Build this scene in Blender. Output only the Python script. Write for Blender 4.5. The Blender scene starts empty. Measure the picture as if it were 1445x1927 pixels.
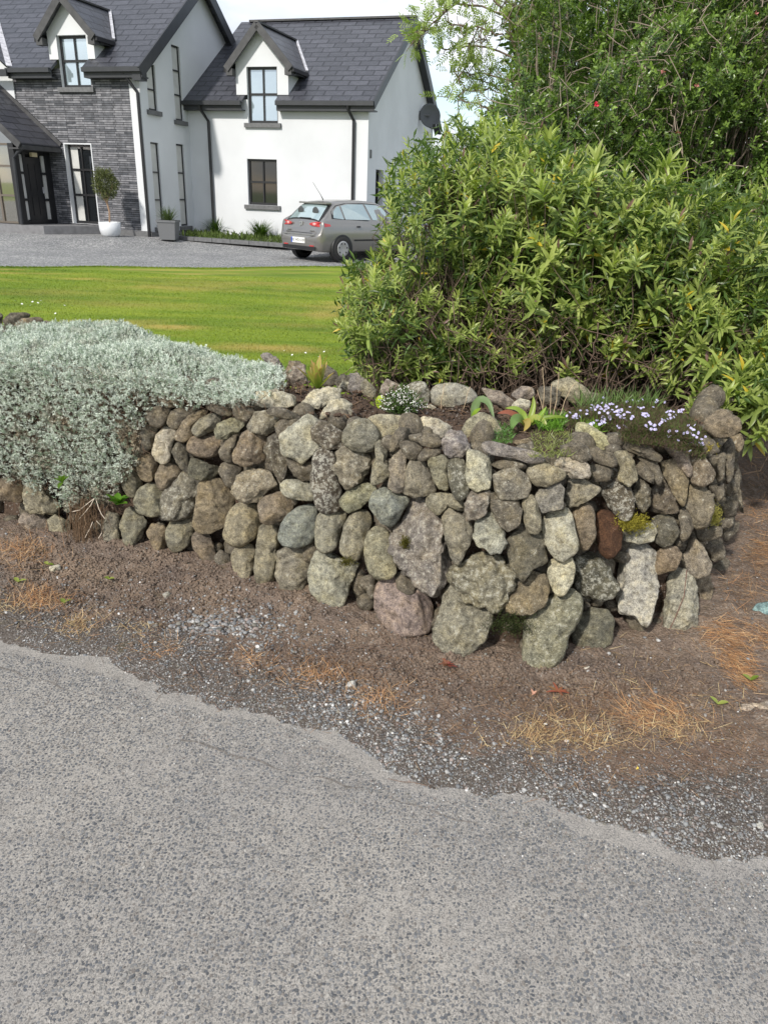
import bpy, bmesh, math, random
import numpy as np
from mathutils import Matrix, Vector
rng = np.random.default_rng(7); random.seed(7)
S = bpy.context.scene; COL = S.collection

# ---------------------------------------------------------------- camera
FPX, CX, CY = 1392.0, 722.5, 963.5
_p, _r = math.radians(23.1), math.radians(2.2)
CAM = np.array([0, 0, 1.6])
_F = np.array([0, math.cos(_p), -math.sin(_p)]); _R0 = np.array([1., 0, 0]); _U0 = np.array([0, math.sin(_p), math.cos(_p)])
_R = math.cos(_r)*_R0 + math.sin(_r)*_U0; _U = -math.sin(_r)*_R0 + math.cos(_r)*_U0
cam = bpy.data.cameras.new('camera'); cam.sensor_fit = 'VERTICAL'; cam.sensor_height = 36; cam.lens = FPX/1927*36
cam.clip_start = .05; cam.clip_end = 3000
co = bpy.data.objects.new('camera', cam); COL.objects.link(co)
M = Matrix([[_R[i], _U[i], -_F[i], CAM[i]] for i in range(3)] + [[0, 0, 0, 1]]); co.matrix_world = M
S.camera = co
# ---------------------------------------------------------------- sky and sun
SUN = np.array([-.47, -.74, .70]); SUN /= np.linalg.norm(SUN)
el = math.asin(SUN[2]); az = math.atan2(SUN[0], SUN[1])
W = bpy.data.worlds.new('World'); S.world = W; W.use_nodes = True
nt = W.node_tree; nt.nodes.clear()
def N(nt, t, **k):
    n = nt.nodes.new(t)
    for a, b in k.items(): setattr(n, a, b)
    return n
sky = N(nt, 'ShaderNodeTexSky', sky_type='NISHITA', sun_disc=False, sun_elevation=el, sun_rotation=az)
bg = N(nt, 'ShaderNodeBackground'); bg.inputs[1].default_value = .15
wo = N(nt, 'ShaderNodeOutputWorld'); tc = N(nt, 'ShaderNodeTexCoord')
mp = N(nt, 'ShaderNodeMapping'); mp.inputs['Scale'].default_value = (1, 1, 2.6)
nz = N(nt, 'ShaderNodeTexNoise'); nz.inputs['Scale'].default_value = 2.6; nz.inputs['Detail'].default_value = 7; nz.inputs['Roughness'].default_value = .55
cr = N(nt, 'ShaderNodeValToRGB'); cr.color_ramp.elements[0].position = .36; cr.color_ramp.elements[1].position = .5
nz2 = N(nt, 'ShaderNodeTexNoise'); nz2.inputs['Scale'].default_value = 3.4; nz2.inputs['Detail'].default_value = 5
cr2 = N(nt, 'ShaderNodeValToRGB'); e = cr2.color_ramp.elements
e[0].position = .38; e[0].color = (3.9, 4.3, 5.0, 1); e[1].position = .6; e[1].color = (6.0, 6.2, 6.5, 1)
mx = N(nt, 'ShaderNodeMix', data_type='RGBA')
L = nt.links.new
L(tc.outputs['Generated'], mp.inputs[0]); L(mp.outputs[0], nz.inputs['Vector']); L(mp.outputs[0], nz2.inputs['Vector'])
L(nz.outputs[0], cr.inputs[0]); L(nz2.outputs[0], cr2.inputs[0])
L(cr.outputs[0], mx.inputs[0]); L(sky.outputs[0], mx.inputs[6]); L(cr2.outputs[0], mx.inputs[7])
L(mx.outputs[2], bg.inputs[0]); L(bg.outputs[0], wo.inputs[0])
sl = bpy.data.lights.new('sun', 'SUN'); sl.energy = 3.5; sl.angle = math.radians(3); sl.color = (1, .945, .87)
so = bpy.data.objects.new('sun', sl); COL.objects.link(so)
so.rotation_euler = Vector(SUN).to_track_quat('Z', 'Y').to_euler()
S.view_settings.view_transform = 'Standard'; S.view_settings.look = 'None'; S.view_settings.exposure = 0.33; S.view_settings.gamma = 1
S.cycles.max_bounces = 6; S.cycles.transparent_max_bounces = 6

# ---------------------------------------------------------------- maths helpers
def ray(x, y): return _F*FPX + _R*(x-CX) - _U*(y-CY)
def gz(x, y, z=0.):
    d = ray(x, y); return CAM + d*((z-CAM[2])/d[2])
def proj(P):
    d = np.asarray(P)-CAM; w = d@_F
    return CX+FPX*(d@_R)/w, CY-FPX*(d@_U)/w, w
def at(x, y, Y):
    d = ray(x, y); return CAM + d*(Y/d[1])
def norm(a): return a/np.maximum(np.linalg.norm(a, axis=-1, keepdims=True), 1e-9)
def hsh(ix, iy, iz, s):
    h = (ix*374761393 + iy*668265263 + iz*2147483647 + s*974711) & 0xffffffff
    h = ((h ^ (h >> 13))*1274126177) & 0xffffffff
    h = h ^ (h >> 16)
    return (h & 0xffff)/65535.
def vn(P, s=0):
    P = np.asarray(P, float); i = np.floor(P).astype(np.int64); f = P-i; f = f*f*(3-2*f)
    r = 0
    for a in (0, 1):
        for b in (0, 1):
            for c in (0, 1):
                w = (f[..., 0] if a else 1-f[..., 0])*(f[..., 1] if b else 1-f[..., 1])*(f[..., 2] if c else 1-f[..., 2])
                r = r + w*hsh(i[..., 0]+a, i[..., 1]+b, i[..., 2]+c, s)
    return r*2-1
def fbm(P, o=4, s=0, g=.5):
    r = 0; a = 1; P = np.asarray(P, float)
    for k in range(o):
        r = r + a*vn(P*(2.03**k)+k*17.3, s+k); a *= g
    return r
def sst(a, b, x):
    t = np.clip((x-a)/(b-a), 0, 1); return t*t*(3-2*t)
def inpoly(X, Y, poly):
    X = np.asarray(X); r = np.zeros(X.shape, bool); n = len(poly)
    for i in range(n):
        x0, y0 = poly[i][:2]; x1, y1 = poly[(i+1) % n][:2]
        c = ((y0 > Y) != (y1 > Y)) & (X < (x1-x0)*(Y-y0)/((y1-y0) if y1 != y0 else 1e-9)+x0)
        r ^= c
    return r
def segdist(X, Y, pts, closed=False):
    d = np.full(np.shape(X), 1e9); n = len(pts)
    for i in range(n if closed else n-1):
        ax, ay = pts[i][:2]; bx, by = pts[(i+1) % n][:2]
        vx, vy = bx-ax, by-ay
        t = np.clip(((X-ax)*vx+(Y-ay)*vy)/(vx*vx+vy*vy+1e-12), 0, 1)
        d = np.minimum(d, np.hypot(X-ax-t*vx, Y-ay-t*vy))
    return d

# ---------------------------------------------------------------- object helpers
ORG = {}
def tagp(o, label=None, cat=None, group=None, kind=None):
    if label: o['label'] = label
    if cat: o['category'] = cat
    if group: o['group'] = group
    if kind: o['kind'] = kind
    return o
def thing(name, label, cat, loc, group=None):
    o = bpy.data.objects.new(name, None); COL.objects.link(o); o.empty_display_size = .1
    o.location = loc; ORG[o.name] = np.array(loc, float)
    return tagp(o, label, cat, group)
def build(name, V, F, mat, parent=None, origin=None, col=None, smooth=False, uv=False, label=None, cat=None, group=None, kind=None, color=None, mats=None, fmat=None):
    V = np.asarray(V, float)
    if isinstance(F, np.ndarray): F = [F]
    F = [np.asarray(f, np.int64).reshape(-1, np.shape(f)[-1]) for f in F if len(f)] if len(F) and isinstance(F[0], np.ndarray) else [np.array([f]) for f in F]
    if origin is None:
        origin = ORG[parent.name] if parent is not None else (np.array([0., 0, 0]) if kind else np.array([V[:, 0].mean(), V[:, 1].mean(), V[:, 2].min()]))
    origin = np.asarray(origin, float)
    me = bpy.data.meshes.new(name)
    me.vertices.add(len(V)); me.vertices.foreach_set('co', (V-origin).astype(np.float32).ravel())
    li = np.concatenate([f.ravel() for f in F]); tot = np.concatenate([np.full(len(f), f.shape[1]) for f in F])
    st = np.concatenate([[0], np.cumsum(tot)[:-1]])
    me.loops.add(len(li)); me.loops.foreach_set('vertex_index', li.astype(np.int32))
    me.polygons.add(len(tot)); me.polygons.foreach_set('loop_start', st.astype(np.int32))
    me.update(calc_edges=True)
    if uv:
        ul = me.uv_layers.new(name='UVMap')
        n = np.zeros(len(tot)*3, np.float32); me.polygons.foreach_get('normal', n); n = n.reshape(-1, 3)
        t = np.cross([0, 0, 1.], n); hz = np.linalg.norm(t, axis=1) < .05; t[hz] = HU; t = norm(t); b = np.cross(n, t)
        pid = np.repeat(np.arange(len(tot)), tot); Vl = V[li]
        uvs = np.stack([(Vl*t[pid]).sum(1), (Vl*b[pid]).sum(1)], 1)
        ul.data.foreach_set('uv', uvs.astype(np.float32).ravel())
    me.polygons.foreach_set('use_smooth', np.full(len(tot), bool(smooth)))
    if col is not None:
        ca = me.color_attributes.new('Col', 'FLOAT_COLOR', 'POINT')
        c = np.ones((len(V), 4), np.float32); c[:, :3] = col; ca.data.foreach_set('color', c.ravel())
    if mat: me.materials.append(mat)
    o = bpy.data.objects.new(name, me); COL.objects.link(o)
    ORG[o.name] = origin
    if parent is not None:
        o.parent = parent; o.location = origin-ORG[parent.name]
    else: o.location = origin
    if color is not None: o.color = color
    return tagp(o, label, cat, group, kind)
def leaves(O, D, Nn, Ln, Wd, rows, cols=3, fold=.25, curl=0.):
    """batch of leaves: rows = [(s,w)..]"""
    n = len(O); D = norm(D); Sd = norm(np.cross(D, Nn)); Nn = np.cross(Sd, D)
    Ln = np.broadcast_to(Ln, n)[:, None]; Wd = np.broadcast_to(Wd, n)[:, None]; curl = np.broadcast_to(curl, n)[:, None]
    P = []
    cs = {3: (-1, 0, 1), 2: (-1, 1)}[cols]
    for s, w in rows:
        for c in cs:
            P.append(O + D*Ln*s + Sd*Wd*(w*c*.5) + Nn*(abs(c)*fold*w*Wd*.5 - curl*Ln*s*s))
    P = np.stack(P, 1); k = len(rows)*cols
    q = [[r*cols+c, r*cols+c+1, (r+1)*cols+c+1, (r+1)*cols+c] for r in range(len(rows)-1) for c in range(cols-1)]
    F = (np.arange(n)[:, None, None]*k + np.array(q)[None]).reshape(-1, 4)
    return P.reshape(-1, 3), F, k
def tubes(P, Rr, sides=5):
    """P: N,K,3  Rr: N,K"""
    P = np.asarray(P, float); Nn, K, _ = P.shape; Rr = np.broadcast_to(Rr, (Nn, K))
    T = np.empty_like(P); T[:, 1:-1] = P[:, 2:]-P[:, :-2]; T[:, 0] = P[:, 1]-P[:, 0]; T[:, -1] = P[:, -1]-P[:, -2]; T = norm(T)
    ref = np.where(np.abs(T[:, :1, 2:3]) > .8, np.array([1., 0.13, 0]), np.array([0., 0.1, 1.]))
    A = norm(np.cross(T, ref)); B = np.cross(T, A)
    an = np.arange(sides)*2*math.pi/sides
    V = P[:, :, None]+(A[:, :, None]*np.cos(an)[:, None]+B[:, :, None]*np.sin(an)[:, None])*Rr[:, :, None, None]
    q = []
    for k in range(K-1):
        for s in range(sides):
            a, b = k*sides+s, k*sides+(s+1) % sides
            q.append([a, b, b+sides, a+sides])
    F = (np.arange(Nn)[:, None, None]*K*sides+np.array(q)[None]).reshape(-1, 4)
    return V.reshape(-1, 3), F
def scatter(TV, TF, O, Sc, Rm=None):
    n = len(O); k = len(TV)
    X = TV[None]*np.asarray(Sc).reshape(n, -1)[:, None, :]
    if Rm is not None: X = np.einsum('nij,nkj->nki', Rm, X)
    V = (X+O[:, None]).reshape(-1, 3)
    return V, (np.arange(n)[:, None, None]*k+TF[None]).reshape(-1, TF.shape[1])
def randrot(n, tilt=math.pi):
    a = rng.uniform(0, 2*math.pi, n); t = rng.uniform(-tilt, tilt, n); u = rng.uniform(0, 2*math.pi, n)
    ca, sa, ct, s_, cu, su = np.cos(a), np.sin(a), np.cos(t), np.sin(t), np.cos(u), np.sin(u)
    Z = lambda c, s: np.stack([np.stack([c, -s, 0*c], -1), np.stack([s, c, 0*c], -1), np.stack([0*c, 0*c, 1+0*c], -1)], 1)
    X = np.stack([np.stack([1+0*ct, 0*ct, 0*ct], -1), np.stack([0*ct, ct, -s_], -1), np.stack([0*ct, s_, ct], -1)], 1)
    return Z(ca, sa)@X@Z(cu, su)
def ico(sub):
    bm = bmesh.new(); bmesh.ops.create_icosphere(bm, subdivisions=sub, radius=1)
    V = np.array([v.co[:] for v in bm.verts]); F = np.array([[v.index for v in f.verts] for f in bm.faces]); bm.free(); return V, F
ICO = {k: ico(k) for k in (1, 2, 3, 4, 5)}
class Acc:
    def __init__(s): s.V = []; s.F = []; s.C = []; s.n = 0
    def add(s, V, F, c=None):
        V = np.asarray(V, float); s.V.append(V)
        Fs = F if isinstance(F, list) else [F]
        for f in Fs: s.F.append(np.asarray(f)+s.n)
        if c is not None: s.C.append(np.broadcast_to(c, (len(V), 3)))
        s.n += len(V)
    def build(s, name, mat, **k):
        V = np.concatenate(s.V)
        by = {}
        for f in s.F: by.setdefault(f.shape[-1], []).append(f.reshape(-1, f.shape[-1]))
        F = [np.concatenate(x) for x in by.values()]
        return build(name, V, F, mat, col=np.concatenate(s.C) if s.C else None, **k)

# ---------------------------------------------------------------- materials
def newmat(name):
    m = bpy.data.materials.new(name); m.use_nodes = True; t = m.node_tree
    b = t.nodes['Principled BSDF']; return m, t, b, t.links.new
def simple(name, c, rough=.6, metal=0., spec=.5, noise=0., nscale=8., bump=0., coat=0.):
    m, t, b, L = newmat(name)
    b.inputs['Base Color'].default_value = (*c, 1); b.inputs['Roughness'].default_value = rough; b.inputs['Metallic'].default_value = metal
    b.inputs['Specular IOR Level'].default_value = spec; b.inputs['Coat Weight'].default_value = coat
    if noise or bump:
        g = N(t, 'ShaderNodeNewGeometry'); n = N(t, 'ShaderNodeTexNoise'); n.inputs['Scale'].default_value = nscale; n.inputs['Detail'].default_value = 8
        L(g.outputs['Position'], n.inputs['Vector'])
        if noise:
            x = N(t, 'ShaderNodeValToRGB'); x.color_ramp.elements[0].position = .3; x.color_ramp.elements[1].position = .7
            x.color_ramp.elements[0].color = (*[q*(1-noise) for q in c], 1); x.color_ramp.elements[1].color = (*[min(1, q*(1+noise)) for q in c], 1)
            L(n.outputs[0], x.inputs[0]); L(x.outputs[0], b.inputs['Base Color'])
        if bump:
            bp = N(t, 'ShaderNodeBump'); bp.inputs['Strength'].default_value = bump; bp.inputs['Distance'].default_value = .01
            L(n.outputs[0], bp.inputs['Height']); L(bp.outputs[0], b.inputs['Normal'])
    return m
def leafmat(name, rough=.45, tr=.3, spec=.4, trc=(1.0, 1.15, .45)):
    m, t, b, L = newmat(name)
    a = N(t, 'ShaderNodeAttribute', attribute_name='Col'); b.inputs['Roughness'].default_value = rough; b.inputs['Specular IOR Level'].default_value = spec
    L(a.outputs['Color'], b.inputs['Base Color'])
    if tr:
        ts = N(t, 'ShaderNodeBsdfTranslucent'); ml = N(t, 'ShaderNodeMix', data_type='RGBA', blend_type='MULTIPLY'); ml.inputs[0].default_value = 1
        ml.inputs[7].default_value = (*[min(2, q*1.6) for q in trc], 1); L(a.outputs['Color'], ml.inputs[6]); L(ml.outputs[2], ts.inputs[0])
        ms = N(t, 'ShaderNodeMixShader'); ms.inputs[0].default_value = tr
        L(b.outputs[0], ms.inputs[1]); L(ts.outputs[0], ms.inputs[2]); L(ms.outputs[0], t.nodes['Material Output'].inputs[0])
    return m
def ramp(t, pts):
    x = N(t, 'ShaderNodeValToRGB'); e = x.color_ramp.elements
    while len(e) < len(pts): e.new(.5)
    for k, (p, c) in zip(e, pts): k.position = p; k.color = (*c, 1) if len(c) == 3 else c
    return x
def mixc(t, f, a, b, mode='MIX'):
    m = N(t, 'ShaderNodeMix', data_type='RGBA', blend_type=mode); Lk = t.links.new
    for i, v in ((0, f), (6, a), (7, b)):
        if hasattr(v, 'is_linked') or hasattr(v, 'links'): Lk(v, m.inputs[i])
        elif i == 0: m.inputs[0].default_value = v
        else: m.inputs[i].default_value = (*v, 1)
    return m.outputs[2]
def tnoise(t, vec, sc, det=6, ro=.5, w=None):
    n = N(t, 'ShaderNodeTexNoise'); n.inputs['Scale'].default_value = sc; n.inputs['Detail'].default_value = det; n.inputs['Roughness'].default_value = ro
    t.links.new(vec, n.inputs['Vector']); return n.outputs[0]
def tvor(t, vec, sc, feat='F1', out='Distance', rnd=1):
    n = N(t, 'ShaderNodeTexVoronoi', feature=feat); n.inputs['Scale'].default_value = sc; n.inputs['Randomness'].default_value = rnd
    t.links.new(vec, n.inputs['Vector']); return n.outputs[out]
def bumpn(t, h, st, dist, prev=None):
    b = N(t, 'ShaderNodeBump'); b.inputs['Strength'].default_value = st; b.inputs['Distance'].default_value = dist
    t.links.new(h, b.inputs['Height'])
    if prev is not None: t.links.new(prev, b.inputs['Normal'])
    return b.outputs[0]
def mth(t, op, a, b=0., c=None):
    n = N(t, 'ShaderNodeMath', operation=op)
    for i, v in enumerate((a, b) if c is None else (a, b, c)):
        if isinstance(v, (int, float)): n.inputs[i].default_value = v
        else: t.links.new(v, n.inputs[i])
    return n.outputs[0]

def mat_stone():
    m, t, b, L = newmat('field_stone')
    g = N(t, 'ShaderNodeNewGeometry').outputs['Position']; oi = N(t, 'ShaderNodeObjectInfo')
    big = tnoise(t, g, 15, 6, .65); mid = tnoise(t, g, 48, 8, .72); fine = tnoise(t, g, 230, 6, .8)
    base = mixc(t, ramp(t, [(.33, (0, 0, 0)), (.68, (1, 1, 1))]).outputs[0], (0, 0, 0), (1, 1, 1))
    r1 = ramp(t, [(.32, (.38, .36, .33)), (.50, (1, 1, 1)), (.68, (1.6, 1.57, 1.48))]); L(mid, r1.inputs[0])
    c = mixc(t, 1., oi.outputs['Color'], r1.outputs[0], 'MULTIPLY')
    r2 = ramp(t, [(.36, (1.08, 1.03, .88)), (.5, (1.0, .99, .95)), (.66, (.74, .75, .77))]); L(big, r2.inputs[0])
    c = mixc(t, 1., c, r2.outputs[0], 'MULTIPLY')
    r3 = ramp(t, [(.36, (.42, .42, .42)), (.5, (1, 1, 1)), (.64, (1.7, 1.68, 1.6))]); L(fine, r3.inputs[0])
    c = mixc(t, .9, c, r3.outputs[0], 'MULTIPLY')
    # pale lichen crust: blotches and specks, amount from the object's alpha
    sp = tvor(t, g, 75); spn = tnoise(t, g, 22, 5, .7)
    thr = mth(t, 'MULTIPLY_ADD', oi.outputs['Alpha'], .26, .0)
    m1 = mth(t, 'LESS_THAN', sp, mth(t, 'MULTIPLY', mth(t, 'MULTIPLY', thr, spn), 2.2))
    bl = tnoise(t, g, 48, 8, .75)
    m2 = mth(t, 'GREATER_THAN', bl, mth(t, 'MULTIPLY_ADD', oi.outputs['Alpha'], -.13, .655))
    mm = mth(t, 'MAXIMUM', m1, m2)
    c = mixc(t, mth(t, 'MULTIPLY', mm, .62), c, (.46, .45, .38))
    dk = tnoise(t, g, 85, 7, .85); m3 = ramp(t, [(.28, (1, 1, 1)), (.36, (0, 0, 0))]); L(dk, m3.inputs[0])
    c = mixc(t, mth(t, 'MULTIPLY', m3.outputs[0], .75), c, (.03, .028, .022))
    L(c, b.inputs['Base Color']); b.inputs['Roughness'].default_value = .9; b.inputs['Specular IOR Level'].default_value = .25
    h = mth(t, 'ADD', mth(t, 'MULTIPLY', mid, .6), mth(t, 'MULTIPLY', fine, .22))
    h = mth(t, 'SUBTRACT', h, mth(t, 'MULTIPLY', m3.outputs[0], .25))
    L(bumpn(t, h, 1., .02), b.inputs['Normal'])
    return m
def mat_soil(name, dry=(.115, .082, .062), wet=(.05, .036, .028), grit=None):
    m, t, b, L = newmat(name)
    g = N(t, 'ShaderNodeNewGeometry').outputs['Position']
    a = tnoise(t, g, 5, 6, .6); c1 = tnoise(t, g, 70, 7, .7); v = tvor(t, g, 120)
    r = ramp(t, [(.3, wet), (.7, dry)]); L(c1, r.inputs[0]); c = r.outputs[0]
    r2 = ramp(t, [(.3, (.75, .75, .78)), (.7, (1.25, 1.2, 1.1))]); L(a, r2.inputs[0]); c = mixc(t, 1., c, r2.outputs[0], 'MULTIPLY')
    vc = tvor(t, g, 160, out='Color'); sep = N(t, 'ShaderNodeSeparateColor'); L(vc, sep.inputs[0])
    if grit:
        at_ = N(t, 'ShaderNodeAttribute', attribute_name='Col'); sg = N(t, 'ShaderNodeSeparateColor'); L(at_.outputs['Color'], sg.inputs[0])
        rg = ramp(t, [(.0, (.09, .082, .073)), (.6, (.15, .14, .128)), (.88, (.24, .232, .22)), (1., (.5, .5, .49))]); L(sep.outputs[0], rg.inputs[0])
        gc = mixc(t, mth(t, 'MULTIPLY', tvor(t, g, 160, 'DISTANCE_TO_EDGE'), 3.), (.06, .051, .044), rg.outputs[0])
        gm = mth(t, 'ADD', sg.outputs[0], mth(t, 'MULTIPLY_ADD', tnoise(t, g, 14, 5, .6), 1.1, -.55))
        rr = ramp(t, [(.38, (0, 0, 0)), (.62, (1, 1, 1))]); L(gm, rr.inputs[0])
        c = mixc(t, mth(t, 'MULTIPLY', rr.outputs[0], .85), c, gc)
        # mossy green-yellow film near the seam
        mo = tnoise(t, g, 9, 5, .6); rm = ramp(t, [(.62, (0, 0, 0)), (.72, (1, 1, 1))]); L(mo, rm.inputs[0])
        c = mixc(t, mth(t, 'MULTIPLY', rm.outputs[0], .35), c, (.07, .065, .02))
    pk = mth(t, 'GREATER_THAN', sep.outputs[1], .955)
    c = mixc(t, mth(t, 'MULTIPLY', pk, .5), c, (.3, .28, .25))
    L(c, b.inputs['Base Color']); b.inputs['Roughness'].default_value = .95; b.inputs['Specular IOR Level'].default_value = .15
    h = mth(t, 'SUBTRACT', mth(t, 'MULTIPLY', c1, .7), mth(t, 'MULTIPLY', v, .5))
    L(bumpn(t, h, .9, .012), b.inputs['Normal'])
    return m
def mat_road():
    m, t, b, L = newmat('worn_chip_asphalt')
    g = N(t, 'ShaderNodeNewGeometry').outputs['Position']
    # warp
    wv = N(t, 'ShaderNodeVectorMath', operation='ADD'); wn = N(t, 'ShaderNodeTexNoise'); wn.inputs['Scale'].default_value = 130; wn.inputs['Detail'].default_value = 3; L(g, wn.inputs['Vector'])
    ws = N(t, 'ShaderNodeVectorMath', operation='SCALE'); ws.inputs['Scale'].default_value = .014; L(wn.outputs['Color'], ws.inputs[0]); L(g, wv.inputs[0]); L(ws.outputs[0], wv.inputs[1])
    bind = ramp(t, [(.3, (.20, .189, .173)), (.5, (.31, .292, .268)), (.7, (.47, .445, .41))]); L(tnoise(t, g, 210, 6, .75), bind.inputs[0])
    wear = mth(t, 'MULTIPLY_ADD', tnoise(t, g, 5, 6, .65), -.16, .08)
    c = bind.outputs[0]; hs = []
    for scl, a0, a1, cols in ((150, .16, .26, [(0, (.12, .12, .12)), (.5, (.16, .158, .155)), (.8, (.2, .197, .19)), (1, (.29, .275, .25))]), (260, .22, .40, [(0, (.10, .10, .10)), (.6, (.17, .167, .162)), (1, (.36, .34, .31))])):
        vor = N(t, 'ShaderNodeTexVoronoi'); vor.inputs['Scale'].default_value = scl; L(wv.outputs[0], vor.inputs['Vector'])
        sep = N(t, 'ShaderNodeSeparateColor'); L(vor.outputs['Color'], sep.inputs[0]); chip = ramp(t, cols); L(sep.outputs[0], chip.inputs[0])
        k = mth(t, 'SUBTRACT', mth(t, 'ADD', mth(t, 'MULTIPLY_ADD', sep.outputs[1], a1, a0), wear), vor.outputs['Distance'])
        rk = ramp(t, [(.49, (0, 0, 0)), (.55, (1, 1, 1))]); L(mth(t, 'ADD', k, .5), rk.inputs[0]); c = mixc(t, mth(t, 'MULTIPLY', rk.outputs[0], .9), c, chip.outputs[0]); hs.append(rk.outputs[0])
    lg = tnoise(t, g, 1.3, 6, .65); r2 = ramp(t, [(.3, (.84, .84, .85)), (.7, (1.08, 1.06, 1.02))]); L(lg, r2.inputs[0])
    c = mixc(t, 1., c, r2.outputs[0], 'MULTIPLY')
    md = tnoise(t, g, 14, 5, .6); r3 = ramp(t, [(.3, (.84, .83, .82)), (.5, (1.0, 1.0, 1.0)), (.75, (1.08, 1.07, 1.05))]); L(md, r3.inputs[0])
    c = mixc(t, 1., c, r3.outputs[0], 'MULTIPLY')
    L(c, b.inputs['Base Color']); b.inputs['Roughness'].default_value = .8; b.inputs['Specular IOR Level'].default_value = .35
    L(bumpn(t, mth(t, 'ADD', hs[0], mth(t, 'MULTIPLY', hs[1], .6)), .45, .004, bumpn(t, md, .3, .02)), b.inputs['Normal'])
    return m
def mat_lawn(blade=False):
    m, t, b, L = newmat('lawn_grass')
    g = N(t, 'ShaderNodeNewGeometry').outputs['Position']
    mpn = N(t, 'ShaderNodeMapping'); mpn.inputs['Rotation'].default_value = (0, 0, math.radians(-20)); mpn.inputs['Scale'].default_value = (.35, 1.4, 1); L(g, mpn.inputs[0])
    a = tnoise(t, mpn.outputs[0], .9, 7, .62); f = tnoise(t, g, 26, 6, .7); y = tnoise(t, mpn.outputs[0], 1.7, 4, .5)
    r = ramp(t, [(.3, (.09, .155, .013)), (.5, (.155, .225, .018)), (.72, (.25, .30, .032))]); L(a, r.inputs[0])
    r2 = ramp(t, [(.28, (.6, .62, .55)), (.7, (1.3, 1.3, 1.2))]); L(f, r2.inputs[0])
    c = mixc(t, .8, r.outputs[0], r2.outputs[0], 'MULTIPLY')
    r3 = ramp(t, [(.55, (0, 0, 0)), (.68, (1, 1, 1))]); L(y, r3.inputs[0])
    c = mixc(t, mth(t, 'MULTIPLY', r3.outputs[0], .3), c, (.30, .27, .05))
    da = N(t, 'ShaderNodeAttribute', attribute_name='Col'); ds = N(t, 'ShaderNodeSeparateColor'); L(da.outputs['Color'], ds.inputs[0])
    dm = mth(t, 'MULTIPLY', ds.outputs[0], mth(t, 'MULTIPLY_ADD', f, 1.2, .3)); c = mixc(t, mth(t, 'MINIMUM', dm, .85), c, (.42, .31, .09))
    L(c, b.inputs['Base Color']); b.inputs['Roughness'].default_value = .8; b.inputs['Specular IOR Level'].default_value = .2
    if not blade: L(bumpn(t, f, .8, .03), b.inputs['Normal'])
    return m
def mat_gravel():
    m, t, b, L = newmat('driveway_gravel')
    g = N(t, 'ShaderNodeNewGeometry').outputs['Position']
    v = N(t, 'ShaderNodeTexVoronoi'); v.inputs['Scale'].default_value = 38; L(g, v.inputs['Vector']); sep = N(t, 'ShaderNodeSeparateColor'); L(v.outputs['Color'], sep.inputs[0])
    r = ramp(t, [(0, (.13, .135, .14)), (.5, (.24, .245, .25)), (.85, (.38, .38, .38)), (1, (.6, .6, .58))]); L(sep.outputs[0], r.inputs[0])
    r2 = ramp(t, [(.3, (.8, .8, .8)), (.7, (1.15, 1.13, 1.1))]); L(tnoise(t, g, .8, 5, .6), r2.inputs[0])
    L(mixc(t, 1., r.outputs[0], r2.outputs[0], 'MULTIPLY'), b.inputs['Base Color']); b.inputs['Roughness'].default_value = .9
    L(bumpn(t, v.outputs['Distance'], 1., .03), b.inputs['Normal']); return m
def mat_brick(name, c1, c2, mort, bw, bh, ms, bump, rough=.7, var=.25, off=.5, spec=.4):
    m, t, b, L = newmat(name)
    u = N(t, 'ShaderNodeUVMap').outputs[0]; g = N(t, 'ShaderNodeNewGeometry').outputs['Position']
    k = N(t, 'ShaderNodeTexBrick'); k.offset = off; k.squash = 1.0 if off == .5 else 1.7; k.squash_frequency = 2; L(u, k.inputs['Vector'])
    k.inputs['Scale'].default_value = 1; k.inputs['Color1'].default_value = (*c1, 1); k.inputs['Color2'].default_value = (*c2, 1); k.inputs['Mortar'].default_value = (*mort, 1)
    k.inputs['Mortar Size'].default_value = ms; k.inputs['Brick Width'].default_value = bw; k.inputs['Row Height'].default_value = bh; k.inputs['Mortar Smooth'].default_value = .1
    r = ramp(t, [(.3, (1-var,)*3), (.7, (1+var,)*3)]); L(tnoise(t, g, 7, 7, .65), r.inputs[0])
    L(mixc(t, 1., k.outputs['Color'], r.outputs[0], 'MULTIPLY'), b.inputs['Base Color'])
    b.inputs['Roughness'].default_value = rough; b.inputs['Specular IOR Level'].default_value = spec
    h = mth(t, 'SUBTRACT', mth(t, 'MULTIPLY', tnoise(t, g, 20, 4, .6), .25), k.outputs['Fac'])
    L(bumpn(t, h, 1., bump), b.inputs['Normal']); return m
MS = mat_stone()
MSOIL = mat_soil('garden_soil'); MVERGE = mat_soil('verge_soil', dry=(.25, .195, .155), wet=(.10, .077, .062), grit=True)
MROAD = mat_road(); MLAWN = mat_lawn(); MBLADE = mat_lawn(True); MGRAV = mat_gravel()
MSLATE = mat_brick('roof_slate', (.045, .047, .057), (.066, .068, .082), (.022, .023, .028), .62, .29, .022, .02, .38, .22)
MCLAD = mat_brick('stone_cladding', (.07, .075, .085), (.22, .22, .235), (.03, .03, .034), .34, .062, .007, .03, .8, .45, .37)
MWHITE = simple('white_render', (.60, .617, .635), .85, noise=.06, nscale=.9, bump=.15)
MBLACK = simple('black_frame', (.018, .018, .02), .35)
MFASC = simple('dark_fascia', (.03, .032, .036), .45, noise=.15, nscale=5)
MSILL = simple('grey_sill', (.12, .122, .125), .7, noise=.2, nscale=12)
MBARGE = simple('weathered_barge', (.052, .052, .054), .6, noise=.3, nscale=5)
MLEAD = simple('lead_flashing', (.42, .42, .45), .5, noise=.35, nscale=9)
MGLASSD = simple('dark_glass', (.012, .014, .016), .04, spec=.9)
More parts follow.
